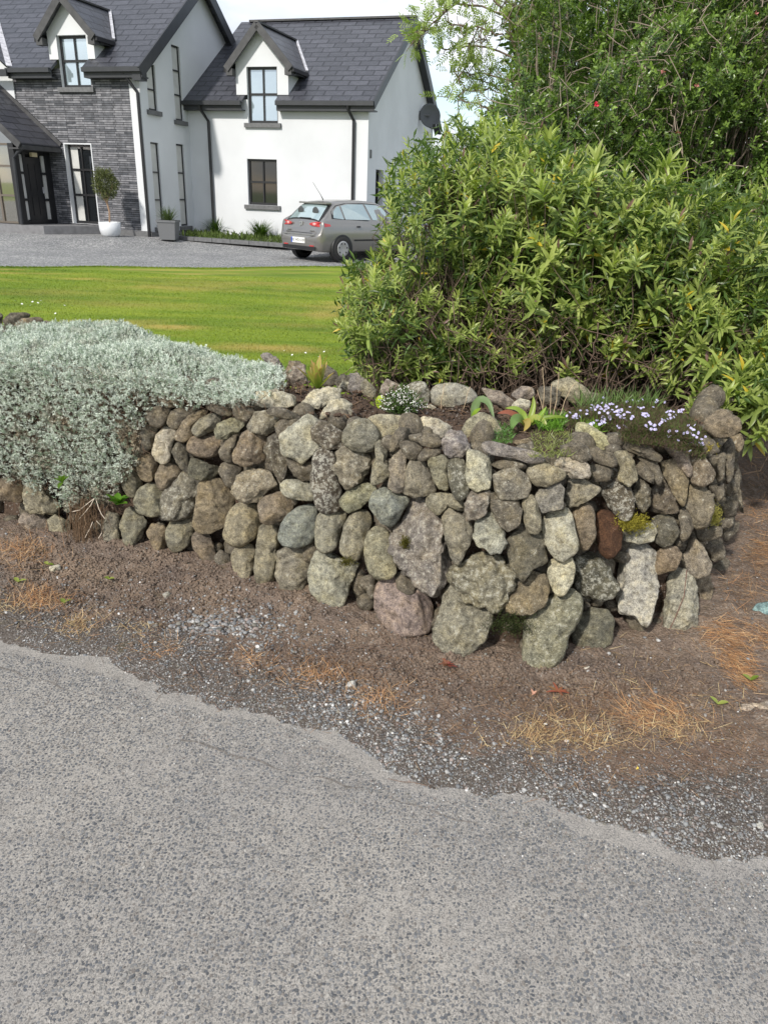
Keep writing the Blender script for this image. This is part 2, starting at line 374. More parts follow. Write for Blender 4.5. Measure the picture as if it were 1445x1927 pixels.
def mat_glassm(name, f, c):
    m, t, b, L = newmat(name); b.inputs['Base Color'].default_value = (*c, 1); b.inputs['Roughness'].default_value = .1
    gl = N(t, 'ShaderNodeBsdfGlossy'); gl.inputs['Roughness'].default_value = .03; gl.inputs[0].default_value = (.9, .97, 1, 1)
    ms = N(t, 'ShaderNodeMixShader'); ms.inputs[0].default_value = f; L(b.outputs[0], ms.inputs[1]); L(gl.outputs[0], ms.inputs[2]); L(ms.outputs[0], t.nodes['Material Output'].inputs[0]); return m
MGLASSM = mat_glassm('sky_glass', .5, (.34, .42, .46)); MGLASSC = mat_glassm('car_glass', .3, (.28, .36, .36))
MCURT = simple('curtain', (.5, .5, .48), .9, noise=.12, nscale=3)
MPOTW = simple('white_ceramic', (.62, .64, .66), .4); MPOTG = simple('grey_planter', (.13, .135, .14), .7)
MBARK = simple('bark', (.12, .085, .06), .9, noise=.4, nscale=40, bump=.5)
MLEAF = leafmat('leaf_glossy', .38, .3); MLEAFM = leafmat('leaf_matt', .7, .2, .2); MSILV = leafmat('leaf_silver', .85, .15, .1, (.8, .85, .8)); MDRY = leafmat('dry_stem', .75, .15, .2, (1, .8, .5))
MPEB = leafmat('pebble', .75, 0, .35); MMOSS = leafmat('moss', .9, .1, .1)
# ---------------------------------------------------------------- the house (u along the front, v away from the road, z up)
_a = math.radians(16.8); HU = np.array([math.cos(_a), -math.sin(_a), 0]); HV = np.array([math.sin(_a), math.cos(_a), 0]); HS = 1.1667
HO = np.array([-5.8425, 23.1039, 0.])
def H(P):
    P = np.asarray(P, float); w = HO + P[..., 0:1]*HU + P[..., 1:2]*HV + P[..., 2:3]*np.array([0, 0, 1.])
    return CAM+(w-CAM)*HS
def h1(*p): return H(np.array(p, float))
GZ = .2
class MB:
    def __init__(s): s.P = []; s.F = []; s.n = 0
    def face(s, pts): s.P += [list(map(float, p)) for p in pts]; s.F.append(list(range(s.n, s.n+len(pts)))); s.n += len(pts)
    def hexa(s, p):
        s.P += [list(map(float, q)) for q in p]; b = s.n
        for f in ((0, 3, 2, 1), (4, 5, 6, 7), (0, 1, 5, 4), (1, 2, 6, 5), (2, 3, 7, 6), (3, 0, 4, 7)): s.F.append([b+i for i in f])
        s.n += 8
    def box(s, u0, u1, v0, v1, z0, z1):
        s.hexa([(u0, v0, z0), (u1, v0, z0), (u1, v1, z0), (u0, v1, z0), (u0, v0, z1), (u1, v0, z1), (u1, v1, z1), (u0, v1, z1)])
    def slab(s, a, b, c, d, th):
        """quad a,b,c,d thickened downwards (vertical th)"""
        lo = [(p[0], p[1], p[2]-th) for p in (a, b, c, d)]; s.hexa(lo+[a, b, c, d])
    def bar(s, a, b, w, h):
        a = np.array(a, float); b = np.array(b, float); t = norm(b-a); sd = norm(np.cross(t, [0, 0, 1.])); up = np.cross(sd, t)
        q = [a-sd*w/2-up*h/2, a+sd*w/2-up*h/2, a+sd*w/2+up*h/2, a-sd*w/2+up*h/2]; r = [x+(b-a) for x in q]
        s.hexa(q+r)
    def tube(s, pts, r, n=8):
        V, F = tubes(np.array([pts], float), r, n); b = s.n; s.P += V.tolist(); s.F += (F+b).tolist(); s.n += len(V)
    def build(s, name, mat, parent=None, hs=True, **k):
        V = H(np.array(s.P)) if hs else np.array(s.P)
        F = [np.array([f]) for f in s.F]
        return build(name, V, F, mat, parent=parent, **k)
def clip(poly, a, b, c):   # keep a*x+b*y<=c
    out = []
    for i in range(len(poly)):
        p, q = poly[i], poly[(i+1) % len(poly)]; dp, dq = a*p[0]+b*p[1]-c, a*q[0]+b*q[1]-c
        if dp <= 0: out.append(p)
        if (dp < 0 < dq) or (dq < 0 < dp):
            t = dp/(dp-dq); out.append((p[0]+t*(q[0]-p[0]), p[1]+t*(q[1]-p[1])))
    return out
def pmap(pl, a, d, z):
    return (a, pl[1]+d, z) if pl[0] == 'f' else (pl[1]-d, a, z)
def facade(mb, pl, x0, x1, z0, z1, holes, cuts=(), dep=.13):
    xs = sorted({x0, x1, *[h[0] for h in holes], *[h[1] for h in holes]}); zs = sorted({z0, z1, *[h[2] for h in holes], *[h[3] for h in holes]})
    for i in range(len(xs)-1):
        for j in range(len(zs)-1):
            a, b, c, d = xs[i], xs[i+1], zs[j], zs[j+1]
            if any(h[0] <= a and b <= h[1] and h[2] <= c and d <= h[3] for h in holes): continue
            q = [(a, c), (b, c), (b, d), (a, d)]
            for k in cuts: q = clip(q, *k)
            if len(q) > 2: mb.face([pmap(pl, x, 0, z) for x, z in q])
def reveals(mb, pl, h, dep=.13):
    a, b, c, d = h
    for (x0, y0, x1, y1) in ((a, c, a, d), (b, d, b, c), (a, d, b, d), (b, c, a, c)):
        mb.face([pmap(pl, x0, 0, y0), pmap(pl, x0, dep, y0), pmap(pl, x1, dep, y1), pmap(pl, x1, 0, y1)])
def pbox(mb, pl, a0, a1, d0, d1, z0, z1):
    p = [pmap(pl, a, d, z) for z in (z0, z1) for a, d in ((a0, d0), (a1, d0), (a1, d1), (a0, d1))]; mb.hexa(p)
def window(root, pl, a0, a1, z0, z1, cols, rows, glass, dep=.08, sill=True, curt=None, fw=.055, label=None):
    mb = MB()
    pbox(mb, pl, a0, a0+fw, dep, dep+.05, z0, z1); pbox(mb, pl, a1-fw, a1, dep, dep+.05, z0, z1)
    pbox(mb, pl, a0+fw, a1-fw, dep, dep+.05, z0, z0+fw*1.2); pbox(mb, pl, a0+fw, a1-fw, dep, dep+.05, z1-fw, z1)
    w = (a1-a0-2*fw); hh = z1-z0-fw*2.2
    for r in range(1, len(rows)+1):
        zz = z0+fw*1.2+hh*rows[r-1]; pbox(mb, pl, a0+fw, a1-fw, dep-.004, dep+.046, zz-fw*.5, zz+fw*.5)
    for c in range(1, cols): xx = a0+fw+w*c/cols; pbox(mb, pl, xx-fw*.35, xx+fw*.35, dep-.008, dep+.042, z0+fw*1.2, z1-fw)
    wo_ = mb.build('window', MBLACK, root, label=label)
    g = MB(); g.face([pmap(pl, a0+.01, dep+.03, z0+.01), pmap(pl, a1-.01, dep+.03, z0+.01), pmap(pl, a1-.01, dep+.03, z1-.01), pmap(pl, a0+.01, dep+.03, z1-.01)])
    g.build('pane', glass, wo_)
    if curt:
        for c0, c1 in curt:
            g = MB(); n = 8; x = a0+fw; ww = a1-a0-2*fw
            pbox(g, pl, x+ww*c0, x+ww*c1, dep+.022, dep+.027, z0+fw*1.3, z1-fw*1.1); g.build('curtain', MCURT, wo_)
    if sill:
        s = MB(); pbox(s, pl, a0-.10, a1+.10, -.07, dep, z0-.11, z0-.003); s.build('sill', MSILL, wo_)
    return wo_
house = thing('house', 'white rendered farmhouse with dark slate roofs and a grey stone clad front', 'house', h1(0, 0, .4))
def gable_z(v, s=.765, v0=.82, zp=6.81): return zp-s*abs(v-v0)
V0 = -2.21
# main block white walls: right gable wall with four tall windows
gw = [(-1.93, -1.56, .62, 2.68), (-.72, -.33, .62, 2.72), (-1.87, -1.47, 3.42, 4.46), (-.64, -.24, 3.30, 5.06)]
mb = MB(); pl = ('s', 0.)
facade(mb, pl, V0, 3.85, .38, 6.75, gw, [(-.765, 1, 6.73-.765*.82), (.765, 1, 6.73+.765*.82)])
for h in gw: reveals(mb, pl, h)
# white quoin strip on the front, back wall, left projecting bay
mb.face([(-.30, V0, .52), (0, V0, .52), (0, V0, 4.3), (-.30, V0, 4.3)])
mb.face([(0, 3.85, .38), (-9, 3.85, .38), (-9, 3.85, 4.4), (0, 3.85, 4.4)])
mb.box(-9, -3.80, V0-.02, 1, .38, 4.28)
mb.box(-9, -3.85, V0+.02, .9, 4.2, 4.34)
mb.build('main_wall', MWHITE, house)
for i, h in enumerate(gw):
    a0, a1, z0, z1 = h
    window(house, pl, a0, a1, z0, z1, 1, [[.32, .66], [.32, .66], [.45], [.34, .68]][i], MGLASSD, dep=.045, curt=[(0, 1)], sill=True, fw=.036)
# stone cladding on the front
ch = [(-2.43, -1.62, .62, 2.57), (-2.29, -1.41, 3.88, 5.02)]
mb = MB(); pf = ('f', V0)
facade(mb, pf, -3.80, -.30, .52, 4.30, [ch[0], (-2.29, -1.41, 3.88, 4.30)])
for i in range(1): pass
mb.build('stone_front', MCLAD, house, uv=True)
mb = MB(); reveals(mb, pf, (-2.29, -1.41, 3.88, 5.02), .14); mb.build('window_reveal', MWHITE, house)
mb = MB(); reveals(mb, pf, ch[0], .16)
for x in (-2.46, -1.62): mb.box(x, x+.03, V0-.012, V0, .62, 2.6)
mb.box(-2.43, -1.62, V0-.012, V0, 2.57, 2.6)
mb.build('window_reveal', MWHITE, house)
mb = MB(); mb.box(-3.8, .03, V0-.05, V0-.003, .30, .52); mb.box(.003, .04, V0-.05, 0, .30, .5); mb.build('plinth', MSILL, house)
window(house, pf, *ch[0], 2, [.36, .70], MGLASSD, dep=.12, curt=[(0, .32)], sill=False)
window(house, pf, *ch[1], 2, [.52], MGLASSM, dep=.1)
# main roof
EV, EZ, SL = -2.46, 4.30, .765
def rz(v): return EZ+SL*(v-EV)
mb = MB()
mb.slab((-9, .82, 6.81), (-9, -EV*0+4.1, rz(.82)-SL*(4.1-.82)), (.22, 4.1, rz(.82)-SL*(4.1-.82)), (.22, .82, 6.81), .07)
dc, dw = -1.88, .68
vb = (5.10-EZ)/SL+EV     # where the dormer eave meets the roof
mb.slab((-3.7, EV, EZ), (dc-.47, EV, EZ), (dc-.47, V0, rz(V0)), (-3.7, V0, rz(V0)), .07)
mb.slab((dc+.45, EV, EZ), (.22, EV, EZ), (.22, V0, rz(V0)), (dc+.45, V0, rz(V0)), .07)
mb.slab((-9, V0, rz(V0)), (dc-dw+.05, V0, rz(V0)), (dc-dw+.05, vb, rz(vb)), (-9, vb, rz(vb)), .07)
mb.slab((dc+dw-.05, V0, rz(V0)), (.22, V0, rz(V0)), (.22, vb, rz(vb)), (dc+dw-.05, vb, rz(vb)), .07)
mb.slab((-9, vb, rz(vb)), (.22, vb, rz(vb)), (.22, .82, 6.81), (-9, .82, 6.81), .07)
rf = mb.build('main_roof', MSLATE, house, uv=True)
mb = MB(); mb.bar((-9, .82, 6.83), (.24, .82, 6.83), .2, .05); mb.build('ridge_tiles', MBARGE, rf)
def eave(mb, u0, u1, v, z):
    mb.box(u0, u1, v-.09, v-.005, z-.12, z-.02); mb.box(u0, u1, v+.0, v+.02, z-.24, z-.072); mb.box(u0, u1, v+.02, v+.27, z-.24, z-.21)
mb = MB(); eave(mb, -3.72, dc-.5, EV, EZ); mb.build('fascia', MFASC, house)
mb = MB(); eave(mb, dc+.47, .27, EV, EZ)
for s in (-1, 1):
    v1 = EV-.03 if s < 0 else 4.1
    mb.bar((.25, .82, 6.70), (.25, v1, 6.70-SL*abs(v1-.82)), .05, .26)
mb.box(.0, .24, EV-.02, V0, EZ-.30, EZ-.06)
mb.build('fascia', MFASC, house)
def pipe(pts, label=None):
    mb = MB(); mb.tube(pts, .042); mb.build('downpipe', MBLACK, house)
pipe([(-.26, EV+.02, EZ-.1), (-.24, EV+.05, EZ-.2), (-.02, V0-.07, EZ-.55), (-.02, V0-.07, .36)])
# slates of the front-facing bay at far left, with valley
mb = MB()
b0 = (-3.62, EV-.06, EZ-.02)
mb.face([b0, (-3.62-2.55, EV+2.55, rz(EV+2.55)+.03), (-6.17, EV-.06, rz(EV+2.55)+.03)])
mb.face([(-8.72, EV-.06, EZ-.02), (-6.17, EV-.06, rz(EV+2.55)+.03), (-6.17, EV+2.55, rz(EV+2.55)+.03)])
mb.build('bay_roof', MSLATE, house, uv=True)
mb = MB(); mb.bar((-3.64, EV, EZ+.03), (-6.17, EV+2.53, rz(EV+2.53)+.05), .14, .02); mb.build('valley_flashing', MLEAD, house)
mb = MB(); mb.face([(-8.7, V0-.1, 4.2), (-3.72, V0-.1, 4.2), (-6.17, V0-.1, 6.2)]); mb.build('bay_wall', MWHITE, house)
mb = MB(); mb.box(-9, -3.66, EV-.12, EV-.03, EZ-.2, EZ-.05); mb.build('fascia', MFASC, house)
# dormers
def dormer(c, hw, vf, z0, ze, za, win, roofv, slope, ez, ev):
    d = thing_part('dormer')
    zr = za; k = (za-ze)/hw
    mb = MB(); a0, a1, w0, w1 = win; pl = ('f', vf-.012)
    facade(mb, pl, c-hw, c+hw, z0, za, [(a0, a1, z0, w1)], [(-k, 1, za-k*c), (k, 1, za+k*c)])
    for s in (-1, 1):
        x = c+s*hw; vz = lambda z: ev+(z-ez)/slope
        mb.face([(x, vf-.012, z0), (x, vf-.012, ze+.02), (x, vz(ze+.02), ze+.02), (x, vz(z0), z0)])
    o = mb.build('dormer', MWHITE, house)
    oh = .17; vz = lambda z: ev+(z-ez)/slope; mb = MB(); k2 = k
    for s in (-1, 1):
        e = (c+s*(hw+oh), ze-k2*oh); f = vf-.22
        za2 = za+.05
        A = (e[0], f, e[1]+.05); B = (c, f, za2); C2 = (c, vz(za2)+.1, za2); D2 = (e[0], vz(e[1]+.05)+.1, e[1]+.05)
        mb.slab(A, B, C2, D2, .05)
    ro = mb.build('dormer_roof', MSLATE, o, uv=True)
    mb = MB()
    for s in (-1, 1):
        mb.bar((c, vf-.23, za+.0), (c+s*(hw+oh), vf-.23, ze-k2*oh), .05, .17)
        mb.box(c+s*(hw+oh*.5)-oh*.55, c+s*(hw+oh*.5)+oh*.55, vf-.22, vf-.03, ze-k*oh-.14, ze-k*oh+.02)
    mb.build('bargeboard', MBARGE, o)
    for s in (-1, 1):
        mb = MB(); x = c+s*(hw+oh+.03); z = ze-k*oh-.02
        mb.bar((x, vf-.2, z), (x, vz(z), z), .09, .09)
        mb.box(min(x, c+s*hw), max(x, c+s*hw), vf-.02, vz(z), z-.08, z-.05)
        mb.build('gutter', MBLACK, o)
    mb = MB(); s = 1
    mb.bar((c, vz(za)+.02, za+.09), (c+(hw+oh), vz(ze-k*oh)+.02, ze-k*oh+.10), .07, .03); mb.build('lead_flashing', MLEAD, o)
    mb = MB(); mb.bar((c, vf-.24, za+.07), (c, vz(za), za+.07), .1, .04); mb.build('ridge_tiles', MBARGE, ro)
def thing_part(n): return None
dormer(dc, dw, V0, 4.50, 5.10, 5.80, (-2.29, -1.41, 3.88, 5.02), None, SL, EZ, EV)
# wing
WS = .69; WE, WZ = -.22, 3.82; VR = 3.36
def wz(v): return WZ+WS*(v-WE)
ww = [(1.76, 2.66, 1.25, 2.42)]; dww = (1.84, 2.72, 3.30, 4.62)
mb = MB(); pw = ('f', 0.)
facade(mb, pw, 0, 5.28, .38, 3.86, [ww[0], (dww[0], dww[1], 3.30, 3.86)])
reveals(mb, pw, ww[0]); reveals(mb, pw, dww)
ps = ('s', 5.28); sw = (.72, 1.42, 1.34, 2.27)
facade(mb, ps, 0, 6.72, .38, 6.2, [sw], [(-WS, 1, wz(0)-.06), (WS, 1, wz(VR)+WS*VR-.06)])
reveals(mb, ps, sw, .2)
mb.face([(0, 6.72, .3), (5.28, 6.72, .3), (5.28, 6.72, 3.86), (0, 6.72, 3.86)])
mb.build('wing_wall', MWHITE, house)
window(house, pw, *ww[0], 2, [.5], MGLASSD)
window(house, pw, *dww, 2, [.52], MGLASSM)
window(house, ps, *sw, 1, [.5], MGLASSD, dep=.14)
mb = MB(); wc, wh = 2.28, .76; vb = WE+(4.72-WZ)/WS
mb.slab((.0, WE, WZ), (wc-.50, WE, WZ), (wc-.50, 0, wz(0)), (0, 0, wz(0)), .06)
mb.slab((wc+.47, WE, WZ), (5.46, WE, WZ), (5.46, 0, wz(0)), (wc+.47, 0, wz(0)), .06)
mb.slab((0, 0, wz(0)), (wc-wh+.05, 0, wz(0)), (wc-wh+.05, vb, wz(vb)), (0, vb, wz(vb)), .06)
mb.slab((wc+wh-.05, 0, wz(0)), (5.46, 0, wz(0)), (5.46, vb, wz(vb)), (wc+wh-.05, vb, wz(vb)), .06)
mb.slab((0, vb, wz(vb)), (5.46, vb, wz(vb)), (5.46, VR, wz(VR)), (0, VR, wz(VR)), .06)
mb.slab((0, VR, wz(VR)), (5.46, VR, wz(VR)), (5.46, 6.95, wz(VR)-WS*(6.95-VR)), (0, 6.95, wz(VR)-WS*(6.95-VR)), .06)
rf = mb.build('wing_roof', MSLATE, house, uv=True)
mb = MB(); mb.bar((.3, VR, wz(VR)+.01), (5.5, VR, wz(VR)+.01), .18, .05); mb.build('ridge_tiles', MBARGE, rf)
mb = MB(); eave(mb, -.0, wc-.52, WE, WZ); mb.build('fascia', MFASC, house)
mb = MB(); eave(mb, wc+.5, 5.5, WE, WZ)
mb.bar((5.49, VR, wz(VR)-.10), (5.49, WE-.02, WZ-.10), .05, .2); mb.bar((5.49, VR, wz(VR)-.12), (5.49, 6.97, wz(VR)-WS*(6.97-VR)-.12), .05, .24)
mb.box(5.3, 5.48, VR-.02, VR, 6.0, 6.02)
mb.hexa([(5.285, VR, wz(VR)-.22), (5.46, VR, wz(VR)-.22), (5.46, 6.95, wz(VR)-WS*(6.95-VR)-.22), (5.285, 6.95, wz(VR)-WS*(6.95-VR)-.22), (5.285, VR, wz(VR)-.08), (5.46, VR, wz(VR)-.08), (5.46, 6.95, wz(VR)-WS*(6.95-VR)-.08), (5.285, 6.95, wz(VR)-WS*(6.95-VR)-.08)])
mb.build('fascia', MFASC, house)
dormer(wc, wh, 0., 3.97, 4.72, 5.52, dww, None, WS, WZ, WE)
pipe([(.52, WE-.05, WZ-.1), (.52, WE-.03, WZ-.2), (.66, -.07, WZ-.5), (.66, -.07, .36)])
pipe([(4.80, WE-.05, WZ-.1), (4.80, WE-.03, WZ-.2), (4.90, -.07, WZ-.45), (4.90, -.07, .36)])
mb = MB(); mb.box(5.283, 5.31, .17, .25, 2.52, 2.72); mb.build('air_vent', MSILL, house)
mb = MB(); mb.box(5.283, 5.33, 2.28, 2.5, 1.05, 1.35); mb.build('meter_box', MSILL, house)
# porch
UP = -2.95; VP = -3.46
mb = MB()
for v in (VP, -3.22, -2.42): mb.box(UP-.08, UP, v, v+.09, .6, 2.45)
mb.box(UP-.079, UP-.01, VP, V0, 2.28, 2.5); mb.box(UP-.075, UP-.005, VP, V0, .6, .68)
mb.box(UP-.078, UP-.008, -2.33, V0+.01, .6, 2.3)
mb.box(UP-.16, UP+.01, VP-.06, VP+.1, .6, 2.5)
for z in (1.19, 1.83):
    mb.box(UP-.07, UP-.002, VP, -3.2, z-.03, z+.03); mb.box(UP-.07, UP-.002, -2.62, -2.3, z-.03, z+.03)
po = mb.build('porch', MBLACK, house)
mb = MB(); mb.box(UP-.06, UP-.02, -3.13, -2.58, .66, 2.2)
for (a, b, c, d) in ((-3.06, -2.90, .8, 1.25), (-2.82, -2.66, .8, 1.25), (-3.06, -2.90, 1.4, 2.05), (-2.82, -2.66, 1.4, 2.05)): mb.box(UP-.02, UP-.008, a, b, c, d)
do = mb.build('door', MBLACK, po)
mb = MB(); mb.box(UP-.01, UP+.02, -2.64, -2.61, 1.35, 1.5); mb.build('handle', MLEAD, do)
mb = MB()
for a, b in ((-3.36, -3.18), (-2.54, -2.36)): mb.box(UP-.06, UP-.035, a, b, .7, 2.26)
mb.build('side_light', MCURT, po)
mb = MB(); mb.box(UP, UP+.07, -2.96, -2.76, 2.22, 2.32); mb.build('porch_lamp', simple('lamp_globe', (.7, .6, .38), .3), po)
mb = MB(); hw = 1.66; uc = UP-hw+.3; zr = 2.55+.72*(hw+.25)
mb.slab((UP+.38, VP-.25, 2.50), (UP+.38, V0, 2.50), (uc, V0, zr), (uc, VP-.25, zr), .06)
mb.slab((uc, VP-.25, zr), (uc, V0, zr), (2*uc-UP-.38, V0, 2.50), (2*uc-UP-.38, VP-.25, 2.50), .06)
mb.build('porch_roof', MSLATE, po, uv=True)
mb = MB(); mb.bar((UP+.42, V0-.02, 2.55), (uc, V0-.02, zr+.03), .05, .1); mb.build('lead_flashing', MBARGE, po)
mb = MB(); mb.bar((UP+.40, VP-.26, 2.44), (uc, VP-.26, zr-.06), .04, .16); mb.box(UP+.33, UP+.42, VP-.2, V0, 2.36, 2.46); mb.box(UP, UP+.36, VP-.2, V0, 2.36, 2.40)
mb.build('bargeboard', MBARGE, po)
mb = MB(); mb.tube([(UP+.36, VP-.1, 2.40), (UP+.2, VP-.12, 2.3), (UP+.04, VP-.12, 2.16), (UP+.0, VP-.12, .6)], .04); mb.build('downpipe', MFASC, po)
mb = MB()
for z in (.6, 1.25, 1.95, 2.45): mb.box(UP-3, UP-.16, VP+.0, VP+.05, z, z+.05)
for x in (UP-.7, UP-1.4): mb.box(x, x+.06, VP-.003, VP+.047, .6, 3.4)
mb.build('glazing_bars', simple('bronze_frame', (.12, .10, .08), .5), po)
mb = MB(); mb.face([(UP-3, VP+.03, .6), (UP-.1, VP+.03, .6), (UP-.1, VP+.03, 2.6), (uc, VP+.03, zr-.1), (UP-3, VP+.03, zr-.1)]); mb.build('pane', mat_glassm('porch_glass', .3, (.10, .085, .06)), po)
mb = MB(); mb.hexa([(-7, -3.66, .3), (-2.25, -3.62, .3), (-1.45, V0-.02, .3), (-7, V0-.02, .3), (-7, -3.66, .585), (-2.25, -3.62, .585), (-1.45, V0-.02, .585), (-7, V0-.02, .585)])
mb.build('door_step', simple('step_concrete', (.17, .17, .175), .8, noise=.2, nscale=6), house)
# satellite dish
d0 = np.array([5.29, 4.95, 3.95]); dish = thing('satellite_dish', 'round dark grey satellite dish on the gable corner of the house', 'satellite dish', H(d0))
V, F = ICO[4]; keep = V[:, 2] < -.55; an = np.linspace(0, 2*math.pi, 33)[:-1]; rings = [(r, .10*(1-r*r)) for r in (0.001, .3, .6, .85, 1)]
nv = norm(np.array([.45, -.85, .25])); t1 = norm(np.cross(nv, [0, 0, 1.])); t2 = np.cross(t1, nv)
P = []; 
for sgn in (0, .012):
    for r, dd in rings:
        for q in an: P.append(np.array([5.62, 4.95, 3.98])+nv*(-dd-sgn)+.36*r*(t1*math.cos(q)*.92+t2*math.sin(q)))
n = 32; Fq = []
for L_ in (0, 5):
    for i in range(4):
        for j in range(n): Fq.append([(L_+i)*n+j, (L_+i)*n+(j+1) % n, (L_+i+1)*n+(j+1) % n, (L_+i+1)*n+j])
for j in range(n): Fq.append([4*n+j, 4*n+(j+1) % n, 9*n+(j+1) % n, 9*n+j])
build('dish', H(np.array(P)), np.array(Fq), simple('dish_grey', (.07, .075, .08), .5), dish, smooth=True)
mb = MB(); mb.tube([(5.28, 4.95, 3.98), (5.6, 4.97, 3.98)], .025); mb.box(5.28, 5.30, 4.88, 5.02, 3.85, 4.1); mb.build('bracket', MSILL, dish)
mb = MB(); mb.tube([(5.6, 4.93, 3.65), (5.78, 4.7, 3.58), (5.88, 4.55, 3.64)], .014); mb.box(5.83, 5.93, 4.5, 4.6, 3.6, 3.7); mb.build('feed_arm', MBLACK, dish)

# ---------------------------------------------------------------- pots, trees, bed against the house
def lathe(prof, o, mat, name, parent, n=28, smooth=True):
    an = np.arange(n)*2*math.pi/n; P = np.array([[r*math.cos(a), r*math.sin(a), z] for r, z in prof for a in an])+o
    F = [[i*n+j, i*n+(j+1) % n, (i+1)*n+(j+1) % n, (i+1)*n+j] for i in range(len(prof)-1) for j in range(n)]
    return build(name, P, np.array(F), mat, parent, smooth=smooth)
def sc(p): return CAM+(np.array(p, float)-CAM)*HS
o = sc((-7.38, 20.45, .4)); o[2] = .17
pot = thing('plant_pot', 'round white pot on the gravel in front of the stone clad wall', 'plant pot', o)
lathe([(.02, 0), (.2, 0), (.27, .06), (.31, .2), (.32, .42), (.30, .425), (.285, .4), (.28, .36), (.02, .35)], o, MPOTW, 'pot', pot)
tr = thing('olive_tree', 'small clipped olive tree with a ball crown in the white pot', 'tree', o+[0, 0, .36])
V, F = tubes(np.array([[o+[0, 0, .36], o+[.03, 0, .7], o+[-.03, .02, 1.0], o+[-.02, 0, 1.3]], [o+[-.03, .02, .95], o+[.06, 0, 1.15], o+[.14, 0, 1.3], o+[.2, .03, 1.5]], [o+[-.03, .02, .95], o+[-.1, 0, 1.1], o+[-.2, 0, 1.3], o+[-.25, .03, 1.5]]]), .026, 6)
build('trunk', V, F, simple('olive_bark', (.3, .2, .13), .9), tr)
n = 4200; dr = norm(rng.normal(size=(n, 3))); rr = rng.uniform(.15, 1, n)**.45*(1+.25*vn(dr*2.2, 3)); Pp = o+np.array([0, 0, 1.5])+dr*rr[:, None]*np.array([.35, .35, .42])
cc = np.array([.10, .115, .045])*(1+.5*rng.uniform(-1, 1, (n, 1)))
V, F, k = leaves(Pp, norm(dr+rng.normal(size=(n, 3))*.8), norm(rng.normal(size=(n, 3))), rng.uniform(.05, .09, n), .016, [(0, .3), (.5, 1), (1, .1)], 2)
build('crown', V, F, MLEAFM, tr, col=np.repeat(cc, k, 0))
o = sc((-5.87, 20.5, .4)); o[2] = .16
pt = thing('planter', 'square dark grey planter box by the corner of the white gable', 'planter', o)
mb = MB(); s = .27
mb.hexa([o+[-s*.85, -s*.85, 0], o+[s*.85, -s*.85, 0], o+[s*.85, s*.85, 0], o+[-s*.85, s*.85, 0], o+[-s, -s, .5], o+[s, -s, .5], o+[s, s, .5], o+[-s, s, .5]])
mb.build('box', MPOTG, pt, hs=False)
mb = MB()
for (a, b, c, d) in ((-s-.02, s+.02, -s-.02, -s+.03), (-s-.02, s+.02, s-.03, s+.02), (-s-.02, -s+.03, -s+.03, s-.03), (s-.03, s+.02, -s+.03, s-.03)):
    mb.hexa([o+[x, y, z] for z in (.49, .55) for x, y in ((a, c), (b, c), (b, d), (a, d))])
mb.build('rim', MPOTG, pt, hs=False)
def tuft(name, o, n, h, spread, c, label, cat, w=.012, group=None, droop=.5, mat=None):
    a = rng.uniform(0, 2*math.pi, n); t = np.abs(rng.normal(0, spread, n)); d = np.stack([np.sin(t)*np.cos(a), np.sin(t)*np.sin(a), np.cos(t)], 1)
    O_ = o+np.stack([np.cos(a), np.sin(a), 0*a], 1)*rng.uniform(0, h*.22, n)[:, None]
    V, F, k = leaves(O_, d, norm(np.stack([-np.cos(a), -np.sin(a), 1+0*a], 1)), rng.uniform(.5, 1.05, n)*h, w, [(0, .6), (.35, 1), (.7, .7), (1, .05)], 2, curl=rng.uniform(.1, droop, n))
    cc = np.array(c)*(1+rng.uniform(-.35, .35, (n, 1)))
    return build(name, V, F, mat or MLEAF, origin=o, col=np.repeat(cc, k, 0), label=label, cat=cat, group=group)
tuft('ornamental_grass', o+[0, 0, .48], 260, .5, .5, (.07, .10, .04), 'spiky grass tuft growing in the square grey planter', 'grass plant', .014)
for i, (px, py, h, lb) in enumerate([(408, 440, .62, 'left of the two green strappy clumps in the bed along the white wing'), (490, 447, .6, 'right of the two green strappy clumps in the bed, nearer the car')]):
    p = sc(gz(px, py, .42)); p[2] = .22; tuft('garden_plant', p, 420, h, .7, (.055, .10, .02), lb, 'plant', .022, 'strappy plants below the wing wall', .7)
kerb = MB()
k0, k1 = sc(gz(336, 447, .4)), sc(gz(545, 462, .4)); k0[2] = k1[2] = .14
d = norm(k1-k0); q = np.cross([0, 0, 1.], d)*.08
def kb(a, b): kerb.hexa([a-q, b-q, b+q, a+q, a-q+[0, 0, .11], b-q+[0, 0, .11], b+q+[0, 0, .11], a+q+[0, 0, .11]])
for i in range(6): kb(k0+(k1-k0)*(i/6+.002), k0+(k1-k0)*((i+1)/6-.002))
kb(k0+[0, .1, 0], np.array([*(k0+HV*1.9)[:2], .14]))
kerb.build('kerb', MSILL, hs=False, kind='structure')
bd = MB(); e0, e1 = k0+np.array([0, .05, .085]), k1+np.array([0, .05, .085]); f1 = h1(4.5, -.02, 0); f0 = h1(0.02, -.02, 0); f0[2] = f1[2] = e0[2]
bd.face([e0, e1, f1, f0]); bd.build('flower_bed', simple('weedy_bed', (.06, .075, .03), .95, noise=.5, nscale=14, bump=.6), hs=False, kind='structure')
n = 900; t = rng.uniform(0, 1, n); s_ = rng.uniform(0, 1, n); P = e0+(e1-e0)*t[:, None]+((f0-e0)*(1-t[:, None])+(f1-e1)*t[:, None])*s_[:, None]
V, F, k = leaves(P, np.array([0, 0, 1.])+rng.normal(size=(n, 3))*.5, norm(rng.normal(size=(n, 3))), rng.uniform(.08, .22, n), .04, [(0, .4), (.5, 1), (1, .1)], 2)
